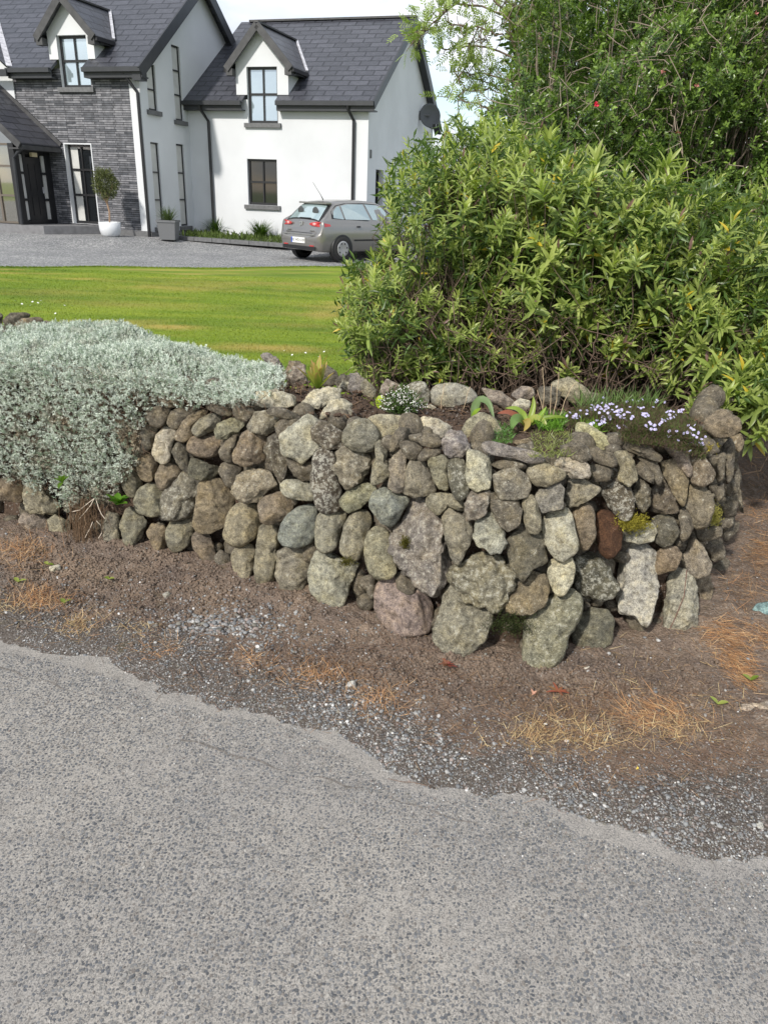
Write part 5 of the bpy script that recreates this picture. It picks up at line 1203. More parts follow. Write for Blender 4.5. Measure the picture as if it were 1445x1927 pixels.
# crumbs of soil
acc2 = Acc(); P = np.concatenate([gpts(500, 1110, 500, 70, 4500), gpts(800, 1260, 300, 60, 3000), gpts(1150, 1300, 250, 90, 2500), gpts(150, 1080, 260, 80, 2500)]); P = P[okv(P, .15)]
V0, F0 = ICO[1]; n = len(P); s = rng.uniform(.0025, .009, n)
V, F = scatter(V0, F0, P, s[:, None]*rng.uniform(.7, 1.2, (n, 3)), randrot(n)); V = V+.004*np.stack([vn(V*120+k*9, k) for k in range(3)], 1); acc2.add(V, F); acc2.build('soil_crumbs', MVERGE, smooth=True, kind='stuff'); acc2 = Acc()
kx = rng.uniform(-.9, 1.4, 2600); ky = rng.uniform(2.75, 3.7, 2600); ok = wall_sd(kx, ky) < -.14; kx, ky = kx[ok], ky[ok]; n = len(kx); s = rng.uniform(.003, .012, n)
V, F = scatter(V0, F0, np.c_[kx, ky, bed_z(kx, ky)+.012], s[:, None]*rng.uniform(.7, 1.2, (n, 3)), randrot(n)); V = V+.004*np.stack([vn(V*120+k*9, k) for k in range(3)], 1); acc2.add(V, F)
acc2.build('bed_crumbs', MSOIL, smooth=True, kind='stuff')
# dry grass patches
def straw(P, L0, L1, c, name, label=None, w=.0012, lift=.5, flow=None, curl=.5, cv=.3):
    n = len(P); a = rng.uniform(0, 2*math.pi, n) if flow is None else flow+rng.normal(0, .55, n)
    el = np.abs(rng.normal(0, lift, n)); D = np.stack([np.cos(a)*np.cos(el), np.sin(a)*np.cos(el), np.sin(el)], 1)
    V, F, k = leaves(P+[0, 0, .002], D, np.stack([rng.normal(0, .5, n), rng.normal(0, .5, n), np.ones(n)], 1), rng.uniform(L0, L1, n), w, [(0, 1), (.33, 1), (.66, .9), (1, .3)], 2, fold=0, curl=rng.uniform(-.3, .55, n)*curl)
    cc = np.array(c)[rng.integers(0, len(c), n)]*(1+rng.uniform(-cv, cv, (n, 1))); return V, F, np.repeat(cc, k, 0)
ORA = [(.48,.26,.12),(.55,.33,.16),(.36,.19,.09),(.60,.42,.24),(.30,.17,.09)]; TAN = [(.55,.40,.20),(.62,.50,.28),(.45,.30,.15),(.36,.22,.12)]; BRN = [(.20,.12,.07),(.27,.17,.10),(.14,.085,.055),(.33,.22,.13)]
sa = Acc()
for px, py, rx, ry, n, L0, L1, c, lift, fl in [(40,1050,75,28,520,.03,.09,ORA,.5,None),(80,1130,65,26,520,.03,.08,ORA,.6,None),(150,1180,36,20,230,.03,.06,TAN,.6,None),(15,1140,40,30,120,.02,.05,TAN,.5,None),
    (300,1225,60,26,140,.02,.06,ORA,.4,None),(265,1190,40,20,90,.02,.06,TAN,.4,None),(480,1245,60,26,140,.02,.05,ORA,.4,None),(600,1275,60,24,320,.02,.06,ORA,.5,None),(650,1262,50,24,200,.02,.06,BRN,.4,None),(715,1320,55,36,320,.02,.06,ORA,.5,None),(590,1240,50,30,100,.02,.05,BRN,.4,None),
    (1010,1390,80,32,420,.02,.06,TAN,.6,None),(1100,1385,110,40,600,.02,.07,TAN,.5,None),(1060,1340,120,34,380,.03,.08,BRN,.3,None),(1240,1350,80,30,520,.04,.09,ORA,.3,2.8),(1260,1375,80,34,360,.03,.07,TAN,.4,None),(1180,1320,140,50,300,.02,.07,BRN,.3,None),
    (1370,1225,34,50,800,.04,.08,ORA,.2,-.9),(1335,1200,40,22,400,.03,.07,ORA,.3,-.5),(1395,1265,26,34,420,.04,.08,ORA,.2,-1.1),(1430,1205,40,22,520,.03,.07,ORA,.25,None),(1400,1110,60,50,520,.04,.09,ORA+BRN,.25,None),(1440,1060,50,60,500,.04,.09,BRN,.25,None),(1420,1040,26,34,500,.03,.08,ORA,.2,-.8),(1425,970,34,34,450,.03,.08,ORA,.25,None),(1445,900,40,60,420,.05,.12,BRN,.25,None),
    (1380,1400,110,60,520,.02,.07,BRN,.25,None),(1180,1440,250,50,420,.02,.08,BRN,.15,None),(900,1300,160,50,260,.02,.06,BRN,.2,None),(850,1380,120,40,150,.02,.06,BRN,.2,None),(300,1110,280,60,260,.02,.07,BRN,.25,None),(560,1250,300,60,420,.02,.08,BRN,.15,None),(800,1280,600,120,1500,.015,.06,BRN,.15,None),(1200,1300,260,120,900,.02,.07,BRN+TAN,.2,None),(1400,800,70,60,500,.04,.12,BRN,.4,None),(1410,880,40,60,400,.04,.1,BRN+ORA,.3,None),(170,1200,200,50,160,.02,.06,BRN+TAN,.2,None)]:
    P = gpts(px, py, rx, ry, int(n*(.62 if px > 1330 else .85))); P = P[okv(P, .02)]
    if len(P): sa.add(*straw(P, L0, L1, c, '', lift=lift, flow=fl))
kx = rng.uniform(-1.0, 1.6, 3200); ky = rng.uniform(2.7, 3.8, 3200); ok = wall_sd(kx, ky) < -.12; kx, ky = kx[ok], ky[ok]
sa.add(*straw(np.c_[kx, ky, bed_z(kx, ky)+.015], .02, .06, BRN, '', lift=.3))
sa.build('dry_grass', MDRY, kind='stuff')
# twigs
P = np.concatenate([gpts(560, 1240, 330, 70, 160), gpts(1080, 1360, 330, 90, 240), gpts(1300, 1450, 160, 80, 120), gpts(200, 1150, 200, 60, 60)]); P = P[okv(P, .03)]; n = len(P)
a = rng.uniform(0, math.pi, n); Lg = rng.uniform(.04, .16, n); K = 5; t = np.linspace(0, 1, K); T = P[:, None]+np.stack([np.cos(a), np.sin(a), 0*a], 1)[:, None]*(Lg[:, None]*t)[:, :, None]; T = T+rng.normal(0, .005, T.shape); T[:, :, 2] = verge_z(T[:, :, 0], T[:, :, 1], False)+.006+np.abs(rng.normal(0, .004, (n, K)))
V, F = tubes(T, rng.uniform(.0007, .0018, n)[:, None]*np.linspace(1, .5, K), 4); build('twig_litter', V, F, simple('dead_twig', (.13, .085, .06), .9), kind='stuff')
# ---------------------------------------------------------------- silver mat plant
MASK = [(-400,700),(-200,640),(-60,632),(0,628),(60,617),(100,612),(150,608),(205,606),(250,614),(300,628),(350,634),(400,652),(440,664),(480,680),(515,700),(534,712),(530,728),(500,742),(455,752),(420,760),(385,765),(345,762),(300,752),(272,775),(262,800),(258,840),(256,868),(240,885),(228,905),(210,935),(178,945),(160,925),(150,955),(118,962),(108,925),(80,915),(62,925),(45,898),(30,912),(0,890),(-60,900),(-400,900)]
def mat_samples(n):
    x = rng.uniform(-3.3, .1, n); y = rng.uniform(2.9, 4.9, n); sdv = wall_sd(x, y); k = sdv < -.05; x, y, sdv = x[k], y[k], sdv[k]
    P = np.stack([x, y, 0*x], -1); z = ZT+.045*fbm(P*2.6, 3, 71)+.05*sst(-.05, -.4, sdv)+.02*fbm(P*9, 2, 72)
    T = np.c_[x, y, z]; Nn = np.tile([[0, 0, 1.]], (len(x), 1))
    P2, nn, zz = facepts(int(n*.75), (.12, .86)); q = P2-nn*(BAT*zz)[:, None]; P3 = np.c_[q, zz]
    bul = .045+.05*vn(P3*4., 75)+.025*fbm(P3*11, 2, 76)+.02*sst(.3, .8, zz); q = q+nn*bul[:, None]*sst(.95, .75, zz)[:, None]
    Fp = np.c_[q, zz]; Fn = np.c_[nn, 0*zz+.35]
    A, B = np.concatenate([T, Fp]), np.concatenate([Nn, norm(Fn)])
    jx, jy, _w = proj(A); jx = jx+rng.normal(0, 5, len(A)); jy = jy+rng.normal(0, 5, len(A)); m = inpoly(jx, jy, MASK) & (A[:, 0] < .1); return A[m], B[m], jy[m]
A, B, jy = mat_samples(115000); n = len(A); print('sprigs', n)
# sprigs: short shoots with small leaves in all directions
dep = rng.uniform(-.035, .012, n); O_ = A+B*dep[:, None]+rng.normal(0, .004, (n, 3)); ax = norm(B*.9+np.array([0, 0, .5])+rng.normal(0, .45, (n, 3)))
nl = 8; a = (np.arange(nl)*2.4)[None]+rng.uniform(0, 6.28, (n, 1)); s_ = np.linspace(.1, 1, nl)[None]*rng.uniform(.014, .024, (n, 1))
t1 = norm(np.cross(ax, [0.1, .2, 1.])); t2 = np.cross(ax, t1)
Dv = ax[:, None]*(.55+.8*np.linspace(0, 1, nl))[None, :, None]+t1[:, None]*np.cos(a)[:, :, None]+t2[:, None]*np.sin(a)[:, :, None]; Oo = O_[:, None]+ax[:, None]*s_[:, :, None]
sil = np.array([.62,.68,.59]); grn = np.array([.30,.37,.27]); brn = np.array([.30,.22,.14])
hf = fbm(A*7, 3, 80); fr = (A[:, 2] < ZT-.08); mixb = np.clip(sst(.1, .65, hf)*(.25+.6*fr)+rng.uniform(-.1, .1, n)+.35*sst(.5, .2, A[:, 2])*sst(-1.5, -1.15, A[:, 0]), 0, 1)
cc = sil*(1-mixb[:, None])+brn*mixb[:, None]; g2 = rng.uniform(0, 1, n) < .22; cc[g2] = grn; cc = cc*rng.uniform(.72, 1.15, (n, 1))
# leaves low in the mat get a darker, browner colour
sunken = dep < -.022; cc[sunken] = cc[sunken]*.5+brn*.25
V, F, k = leaves(Oo.reshape(-1, 3), Dv.reshape(-1, 3), rng.normal(size=(n*nl, 3)), rng.uniform(.007, .0125, n*nl), .0034, [(0, .5), (.55, 1), (1, .2)], 2, fold=0)
mat_pl = thing('silver_mat_plant', 'silver grey ground cover plant draped over the left end of the wall', 'plant', (-1.4, 3.3, .3))
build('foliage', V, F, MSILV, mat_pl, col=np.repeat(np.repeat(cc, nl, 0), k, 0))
# brown stems inside the mat
kk = rng.choice(n, 9000); O2 = A[kk]-B[kk]*.035; D2 = norm(B[kk]+rng.normal(0, .9, (9000, 3))+np.array([0, 0, -.3])); T = O2[:, None]+D2[:, None]*np.linspace(-.03, .04, 4)[None, :, None]+rng.normal(0, .004, (9000, 4, 3))
V, F = tubes(T, .0011, 3); build('stems', V, F, simple('brown_stem', (.15, .10, .065), .9, noise=.4, nscale=30), mat_pl)
# hanging brown roots
n = 150; px = 165+rng.normal(0, 16, n); P = np.array([wall_hit(float(x), float(y)) if wall_hit(float(x), float(y)) is not None else gz(x, 1000, .1) for x, y in zip(px, rng.uniform(925, 975, n))]); K = 6
dn = np.array([.0, -.05, -1.]); T = P[:, None]+np.array([-.15, -1, 0])*.05+(dn+rng.normal(0, .16, (n, 1, 3)))*np.linspace(0, 1, K)[None, :, None]*rng.uniform(.08, .2, (n, 1, 1))+rng.normal(0, .004, (n, K, 3)); T[:, :, 2] = np.maximum(T[:, :, 2], .045)
V, F = tubes(T, .0011, 3); build('hanging_roots', V, F, simple('root_brown', (.20, .13, .075), .9), mat_pl)
wr = [[(178,938),(165,948),(150,960),(136,963)],[(178,938),(172,950),(160,965),(149,977)],[(182,942),(187,958),(192,968),(198,976)],[(175,982),(170,995),(165,1003),(161,1012)],[(182,980),(190,988),(192,1003),(186,1013)]]
T = np.array([[wall_hit(x, y)-norm(ray(x, y))*.07 for x, y in w_] for w_ in wr]); V, F = tubes(T, .0018, 5); build('white_root', V, F, simple('pale_root', (.6, .52, .42), .7), mat_pl, smooth=True)
# ---------------------------------------------------------------- moss on stones
def moss(px, py, rx, ry, n, c, lb, bump=.02):
    a = rng.normal(0, .45, (n, 2)); P = []
    for (u_, v_) in a:
        h = wall_hit(px+u_*rx, py+v_*ry)
        if h is None: h = gz(px+u_*rx, py+v_*ry, ZT)
        P.append(h)
    P = np.array(P); ctr = P.mean(0); dd = -norm(P-CAM); r2 = (a**2).sum(1); P = P+dd*(.035+.022*np.maximum(0, 1-r2/1.2))[:, None]+rng.normal(0, .003, P.shape)
    D = norm(dd+rng.normal(0, .6, P.shape)+[0, 0, .5]); V, F, k = leaves(P, D, rng.normal(size=P.shape), rng.uniform(.006, .012, n), .0035, [(0, .8), (1, .3)], 2, fold=0)
    cc = np.array(c)*rng.uniform(.6, 1.3, (n, 1)); build('moss_cushion', V, F, MMOSS, origin=ctr, col=np.repeat(cc, k, 0), label=lb, cat='moss')
moss(1192, 985, 30, 17, 2600, (.34,.30,.05), 'bright yellow green moss cushion over a pale stone in the right of the wall')
moss(1345, 972, 12, 24, 1300, (.36,.33,.09), 'upright yellow moss tuft near the right end of the wall')
moss(1341, 843, 10, 8, 500, (.34,.28,.05), 'small yellow moss dab below the right end of the lilac flowers')
moss(762, 1022, 9, 12, 500, (.13,.12,.025), 'dark green moss spot on the large pitted boulder')
moss(652, 1058, 14, 9, 500, (.13,.12,.03), 'green moss on the corner of the large pale base stone')
moss(960, 1175, 40, 22, 1600, (.045,.06,.02), 'very dark green moss in the recess left of the tall pale base boulder')  # far darker green than the other cushions
# ---------------------------------------------------------------- plants in the bed and wall
LG = [(0, .25), (.25, .8), (.5, 1), (.8, .65), (1, .03)]
def rosette(name, o, n, L0, L1, w, c0, c1, el, label, cat='plant', curl=.25, tipc=None, mat=None, fold=.35, ph=0.):
    a = np.arange(n)*2.399+ph; e_ = np.radians(rng.uniform(el[0], el[1], n)); D = np.stack([np.cos(a)*np.cos(e_), np.sin(a)*np.cos(e_), np.sin(e_)], 1); Nn = np.stack([-np.cos(a)*np.sin(e_), -np.sin(a)*np.sin(e_), np.cos(e_)], 1)
    V, F, k = leaves(np.tile(o, (n, 1)), D, Nn, rng.uniform(L0, L1, n), w, LG, 3, fold=fold, curl=curl*rng.uniform(.5, 1.3, n))
    m = rng.uniform(0, 1, (n, 1)); cc = np.repeat(np.array(c0)*(1-m)+np.array(c1)*m, k, 0)
    if tipc is not None:
        s = np.tile(np.repeat([r[0] for r in LG], 3), n)[:, None]; e = np.tile([1, 0, 1]*5, n)[:, None]; f = np.clip((s-.45)*1.2*e+.15*s, 0, 1)*(rng.uniform(0, 1, (n, 1)).repeat(k, 0) < .9); f = np.clip(f*1.0, 0, 1); cc = cc*(1-f)+np.array(tipc)*f
    return build(name, V, F, mat or MLEAF, origin=o, col=cc, smooth=True, label=label, cat=cat)
o = gz(598, 735, ZT+.01); rosette('lily_shoot', o, 16, .10, .17, .032, (.16,.26,.03), (.30,.36,.06), (50, 85), 'green shoot with pink tipped leaves growing among the back rocks', tipc=(.62,.22,.18), curl=.1)
o = wall_hit(222, 950)-norm(ray(222, 950))*.09; rosette('wild_seedling', o, 9, .05, .075, .038, (.05,.14,.015), (.10,.22,.02), (5, 60), 'bright green weed sprouting from the wall at the right foot of the silver plant')
o = wall_hit(118, 908)-norm(ray(118, 908))*.16; rosette('wild_seedling', o, 6, .03, .06, .022, (.09,.17,.02), (.14,.24,.03), (10, 70), 'small green weed poking out of the silver plant')
o = gz(840, 1252, .045); rosette('red_rosette', o, 15, .02, .042, .009, (.22,.05,.045), (.26,.12,.07), (12, 60), 'small rosette of dark red leaves on the soil in front of the wall')
o = gz(1050, 1302, .04); rosette('red_rosette', o, 7, .03, .05, .010, (.30,.08,.05), (.25,.14,.06), (10, 50), 'small reddish seedling among dry grass below the tall pale boulder')
for px, py, lb in [(90,1062,'lone green leaf standing on the soil beside the white angular stone'),(1412,1280,'tiny green seedling beside the orange dry grass at right'),(35,1095,'fallen yellow green leaf on the soil at far left'),(205,1090,'pair of pale leaves lying on the soil left of the peach leaf'),(122,1135,'small yellow green leaf beside the orange grass clump'),(1350,1325,'tiny green leaf on the verge left of the pale slab')]:
    o = gz(px, py, .035); rosette('green_leaf', o, 2, .02, .038, .02, (.14,.20,.03), (.3,.34,.08), (5, 50), lb, 'leaf')
for px, py, lb, c in [(336,1090,'curled peach coloured dead leaf on the soil below the wall',(.62,.40,.24)),(1000,1308,'pinkish brown dead leaf on the soil left of centre dry grass',(.5,.28,.2)),(1196,1448,'tiny yellow petal on the dark verge grit',(.7,.55,.12)),(890,1365,'tiny yellow petal on the verge below the wall',(.7,.6,.2))]:
    o = gz(px, py, .03); s = .022 if c[0] < .65 else .01
    V, F, k = leaves(np.array([o, o+[.008, 0, 0]]), np.array([[1, .3, .3], [-.5, .6, .3]]), np.array([[0, 0, 1.], [.2, 0, 1]]), s, s*.6, LG, 3, .5, curl=-.4); build('fallen_leaf', V, F, MLEAFM, origin=o, col=np.array(c), label=lb, cat='leaf')
# broad tulip leaves
def strap(name, base, pts, w, c, label, cat='leaf'):
    pts = np.array(pts, float); P = np.array([CAM+ray(x, y)*(((base-CAM)@_F-dz_)/(ray(x, y)@_F)) for x, y, dz_ in pts]); t = np.linspace(0, 1, len(P)); tt = np.linspace(0, 1, 14); C = np.stack([np.interp(tt, t, P[:, i]) for i in range(3)], 1)
    C[1:-1] = (C[:-2]+2*C[1:-1]+C[2:])/4
    T = norm(np.gradient(C, axis=0)); sdv = norm(np.cross(T, norm(CAM-C)*.6+np.array([.0, -.2, .6]))); nn = np.cross(sdv, T); ww = w*np.array([.5, .65, .8, .92, 1, 1, .98, .93, .86, .76, .63, .48, .28, .03])[:, None]
    V = np.stack([C-sdv*ww+nn*ww*.35, C-sdv*ww*.5+nn*ww*.1, C, C+sdv*ww*.5+nn*ww*.1, C+sdv*ww+nn*ww*.35], 1).reshape(-1, 3); F = np.array([[r*5+c_, r*5+c_+1, (r+1)*5+c_+1, (r+1)*5+c_] for r in range(13) for c_ in range(4)])
    return V, F, c
b = gz(893, 788, ZT); V, F, c = strap('', b, [(890,790,0),(893,765,0),(905,750,.02),(920,758,.04),(930,790,.06)], .017, (.15,.22,.09), '')
tl = Acc(); tl.add(V, F, c); V, F, c = strap('', b, [(888,790,0),(895,775,.02),(905,768,.04)], .010, (.24,.36,.04), ''); tl.add(V, F, c)
tl.build('tulip_plant', MLEAF, smooth=True, origin=b, label='broad curling blue green tulip leaf arching over the bed', cat='plant')
b = gz(990, 795, ZT); tl = Acc()
for pts, w, c in [([(985,800,0),(975,785,.02),(955,775,.04),(935,778,.05)], .013, (.30,.10,.06)), ([(985,800,0),(978,790,.04),(968,790,.06),(962,808,.08)], .024, (.15,.25,.07)), ([(990,800,0),(1000,780,.0),(1004,762,0),(1003,745,0)], .011, (.24,.31,.05)),
                  ([(990,800,0),(1005,785,.02),(1020,790,.05),(1030,805,.06)], .014, (.30,.33,.07)), ([(995,800,0),(1020,787,.02),(1045,784,.03),(1065,786,.03)], .010, (.15,.22,.02)), ([(990,800,0),(985,780,.0),(970,768,.02),(950,768,.03)], .012, (.26,.36,.06)), ([(1000,800,0),(1018,780,0),(1028,765,0)], .009, (.20,.32,.03)), ([(985,800,0),(990,790,.04),(993,800,.07),(985,812,.08)], .014, (.38,.29,.08))]:
    V, F, c_ = strap('', b, pts, w, c, ''); tl.add(V, F, c_)
tl.build('tulip_plant', MLEAF, smooth=True, origin=b, label='clump of yellow green tulip leaves with one red leaf on the bed', cat='plant')
b = gz(716, 765, ZT); V, F, c = strap('', b, [(714,768,0),(712,758,0),(716,748,.01),(722,752,.03),(724,760,.04)], .014, (.36,.46,.04), ''); build('tulip_plant', V, F, MLEAF, origin=b, col=np.array(c), smooth=True, label='single lime green folded leaf beside the white heather', cat='plant')
# heather
o = gz(755, 778, ZT); n = 300; a = rng.uniform(0, 6.28, n); e_ = rng.uniform(.25, 1.5, n); D = np.stack([np.cos(a)*np.cos(e_), np.sin(a)*np.cos(e_), np.sin(e_)], 1); Lh = rng.uniform(.06, .12, n)
he = thing('heather', 'small dark green heather with white flowers on the bed', 'plant', o)
T = o+D[:, None]*(Lh[:, None]*np.linspace(0, 1, 4))[:, :, None]; V, F = tubes(T, .001, 3); build('stems', V, F, MBARK, he)
m = 22; tpos = rng.uniform(.15, 1, (n, m)); O_ = (o+D[:, None]*(Lh[:, None]*tpos)[:, :, None]).reshape(-1, 3); V, F, k = leaves(O_, np.repeat(D, m, 0)+rng.normal(0, .8, (n*m, 3)), rng.normal(size=(n*m, 3)), .011, .0034, [(0, 1), (1, .4)], 2); build('foliage', V, F, MLEAFM, he, col=np.repeat(np.array([.07,.13,.03])*rng.uniform(.6, 1.5, (n*m, 1)), k, 0))
ff = (D[:, 2] > .3) & (rng.uniform(0, 1, n) < .45); m = 6; Of = (o+D[ff][:, None]*(Lh[ff][:, None]*rng.uniform(.72, 1.02, (ff.sum(), m)))[:, :, None]).reshape(-1, 3)+rng.normal(0, .002, (ff.sum()*m, 3)); V0, F0 = ICO[1]; V, F = scatter(V0, F0, Of, rng.uniform(.0018, .0032, len(Of))[:, None]*np.ones(3)); build('flowers', V, F, simple('heather_white', (.75, .74, .70), .7), he)
# creeping phlox
PHM = [(1068,790),(1085,770),(1120,765),(1160,758),(1200,760),(1250,768),(1290,785),(1318,810),(1335,835),(1325,862),(1290,850),(1250,838),(1215,835),(1175,830),(1150,810),(1110,800),(1080,805)]
ph = thing('creeping_phlox', 'dark mat of creeping phlox with pale lilac flowers at the right of the bed', 'plant', gz(1200, 800, ZT))
n = 60000; px = rng.uniform(1060, 1340, n); py = rng.uniform(750, 870, n); m = inpoly(px, py, PHM); px, py = px[m], py[m]; d = FPX*_F+(_R*(px-CX)[:, None])-(_U*(py-CY)[:, None])
def mound(px, py):
    d = FPX*_F+(_R*(px-CX)[:, None])-(_U*(py-CY)[:, None]); e = segdist(px, py, PHM, True); z = ZT+.01+.05*sst(0, 35, e)-.08*sst(1260, 1340, px)*sst(790, 860, py); return CAM+d*((z-CAM[2])/d[:, 2])[:, None]
A = mound(px, py)+rng.normal(0, .006, (len(px), 3)); n = len(A); D = norm(rng.normal(0, .6, (n, 3))+[0, -.2, 1.]); cc = np.where(rng.uniform(0, 1, (n, 1)) < .45, np.array([.08,.11,.03]), np.array([.11,.075,.055]))*rng.uniform(.6, 1.4, (n, 1))
V, F, k = leaves(A, D, rng.normal(size=(n, 3)), rng.uniform(.010, .018, n), .0022, [(0, 1), (1, .3)], 2); build('foliage', V, F, MLEAFM, ph, col=np.repeat(cc, k, 0))
cl = [(1080,790,10,9,8),(1100,782,12,8,5),(1120,775,14,10,13),(1140,772,14,12,15),(1150,790,14,10,12),(1165,778,14,12,11),(1180,790,14,10,7),(1128,800,12,8,9),(1110,806,10,6,6),(1212,790,9,9,8),(1225,812,12,8,12),(1240,805,10,10,6),(1262,785,13,8,11),(1275,780,8,6,6),(1205,775,12,6,4),(1290,830,14,14,9),(1305,845,14,12,12),(1318,832,8,12,6),(1170,815,16,8,6),(1250,825,16,8,6),(1300,815,12,10,7),(1205,762,30,4,4),(1235,765,16,6,5)]
Of = []
for x, y, rx, ry, k_ in cl: Of.append(mound(x+rng.normal(0, .55, k_)*rx, y+rng.normal(0, .55, k_)*ry))
Of = np.concatenate(Of)+[0, -.008, .018]; n = len(Of); fc = norm(rng.normal(0, .35, (n, 3))+[0, -.55, .8]); t1 = norm(np.cross(fc, [1., .1, 0])); t2 = np.cross(fc, t1); a = np.arange(5)*1.2566
D = (t1[:, None]*np.cos(a)[:, None]+t2[:, None]*np.sin(a)[:, None]+fc[:, None]*.15).reshape(-1, 3); V, F, k = leaves(np.repeat(Of, 5, 0), D, np.repeat(fc, 5, 0), .0058, .0052, [(0, .25), (.6, 1), (1, .7)], 2)
build('flowers', V, F, MLEAFM, ph, col=np.repeat(np.repeat(np.array([.62,.58,.86])*rng.uniform(.75, 1.05, (n, 1)), 5, 0), k, 0))
# grass tuft behind the phlox, feathery weeds, dry stalks
def gtuft(name, pxs, n, h, c, label, lean=.5, w=.004):
    px = rng.uniform(pxs[0], pxs[1], n); py = rng.uniform(pxs[2], pxs[3], n); d = FPX*_F+(_R*(px-CX)[:, None])-(_U*(py-CY)[:, None]); O_ = CAM+d*((ZT-CAM[2])/d[:, 2])[:, None]
    D = np.stack([rng.normal(.15, lean, n), rng.normal(-.1, lean, n), np.ones(n)], 1); V, F, k = leaves(O_, D, np.stack([rng.normal(size=n), rng.normal(size=n), .3+0*px], 1), rng.uniform(.5, 1.1, n)*h, w, [(0, 1), (.4, .9), (.75, .6), (1, .05)], 2, curl=rng.uniform(-.4, .4, n))
    return build(name, V, F, MLEAF, origin=O_.mean(0), col=np.repeat(np.array(c)*rng.uniform(.6, 1.4, (n, 1)), k, 0), label=label, cat='plant')
gtuft('grass_tuft', (1085,1235,752,775), 300, .085, (.12,.18,.055), 'green grass tuft behind the lilac flowers')
gtuft('weed_tuft', (1010,1062,785,812), 260, .05, (.12,.24,.03), 'low bright green weeds between the tulip leaves and the lilac flowers', .8)
gtuft('weed_tuft', (1000,1075,815,862), 420, .028, (.20,.22,.08), 'pale mossy weeds above the flagstone', 1.0, .003)
gtuft('weed_tuft', (925,965,800,835), 240, .03, (.10,.20,.05), 'feathery green weed beside the olive boulder on top of the wall', 1.0, .003)
gtuft('weed_tuft', (1085,1130,800,815), 160, .05, (.14,.24,.03), 'thin green weed at the left foot of the lilac flowers', .7)
st_ = [[(1024,790),(1022,740),(1021,690)],[(1035,790),(1036,740),(1037,722)],[(1040,795),(1046,740),(1052,700)],[(1030,792),(1020,765),(1010,735)],[(1050,790),(1065,745),(1080,722)],[(829,770),(832,745),(836,722)],[(872,770),(880,735),(885,728)],[(860,752),(868,745),(882,762)]]
T = np.array([[at(x, y, gz(w_[0][0], w_[0][1], ZT)[1]+.005*i) for i, (x, y) in enumerate(w_)] for w_ in st_]); tt = np.linspace(0, 1, 6); T = np.stack([np.stack([np.interp(tt, [0, .5, 1], t_[:, i]) for i in range(3)], 1) for t_ in T]); T += rng.normal(0, .002, T.shape)
V, F = tubes(T, .0012, 4); build('dry_stalks', V, F, simple('dry_stalk', (.5, .38, .24), .8), kind='stuff')
T = np.array([[at(*q, 2.62) for q in [(1283,1062),(1278,1110),(1262,1150),(1250,1175)]]]); T[:, :, 1] -= .05
V, F = tubes(T, .0018, 4); build('dead_twig', V, F, simple('dead_twig_red', (.16, .08, .06), .8), origin=T[0, -1], label='thin brown twig leaning on the pale slab at the right of the wall', cat='twig')
# ---------------------------------------------------------------- shrubs and tree
def shell(n, c, r, lo=.5, nz_=.25, seed=0, up=.0):
    d = norm(rng.normal(size=(n, 3))+[0, -.35, up]); k = rng.uniform(lo**3, 1, n)**(1/3.)*(1+nz_*fbm(d*2.2+seed, 3, seed)); return np.array(c)+d*np.array(r)*k[:, None], d, k
def cpx(px, py, Y): return at(px, py, Y)
HM = [(632,580),(655,545),(650,500),(668,485),(690,505),(715,470),(712,420),(735,400),(712,345),(722,315),(745,300),(762,262),(800,250),(830,228),(862,218),(900,232),(950,232),(1000,250),(1040,262),(1110,300),(1170,325),(1200,345),(1240,330),(1290,350),(1330,335),(1400,345),(1440,335),(1700,340),(1700,1000),(1440,860),(1350,800),(1290,760),(1180,745),(1100,735),(1000,722),(900,722),(800,712),(740,715),(690,700),(655,670),(640,640)]
heb = thing('hebe_shrub', 'large leafy shrub with long narrow light green leaves spreading over the wall', 'shrub', (1.0, 4.4, .05))
lobes = [((830,470,4.7),(.60,.75,.66),420),((930,370,4.9),(.55,.8,.5),300),((730,600,4.4),(.36,.6,.36),150),((1100,440,4.6),(.75,.8,.55),420),((1000,560,4.5),(.6,.55,.5),240),((1270,480,4.5),(.65,.8,.5),230),((1330,640,4.0),(.45,.55,.36),80),((1430,560,4.2),(.5,.7,.6),130),((1440,740,3.55),(.28,.35,.20),55),((1180,600,4.3),(.5,.4,.36),140),((850,610,4.5),(.55,.5,.36),140),((690,520,4.7),(.22,.3,.25),50),((790,665,4.3),(.5,.35,.16),130)]
P = []; D = []
for j, ((px, py, Y), r, n) in enumerate(lobes):
    p, d, k = shell(int(n*.95), cpx(px, py, Y), r, .62, .3, j*3+1, .15); P.append(p); D.append(d)
P = np.concatenate(P); D = np.concatenate(D); x, y, w = proj(P); jt = 45*sst(880, 1000, x); y = y-jt*fbm(P*3.5, 2, 33)+rng.normal(0, 1, len(x))*jt*.4; x = x+rng.normal(0, 6, len(x))
ok = inpoly(x, y, HM) & (P[:, 2] > .55); P, D = P[ok], D[ok]
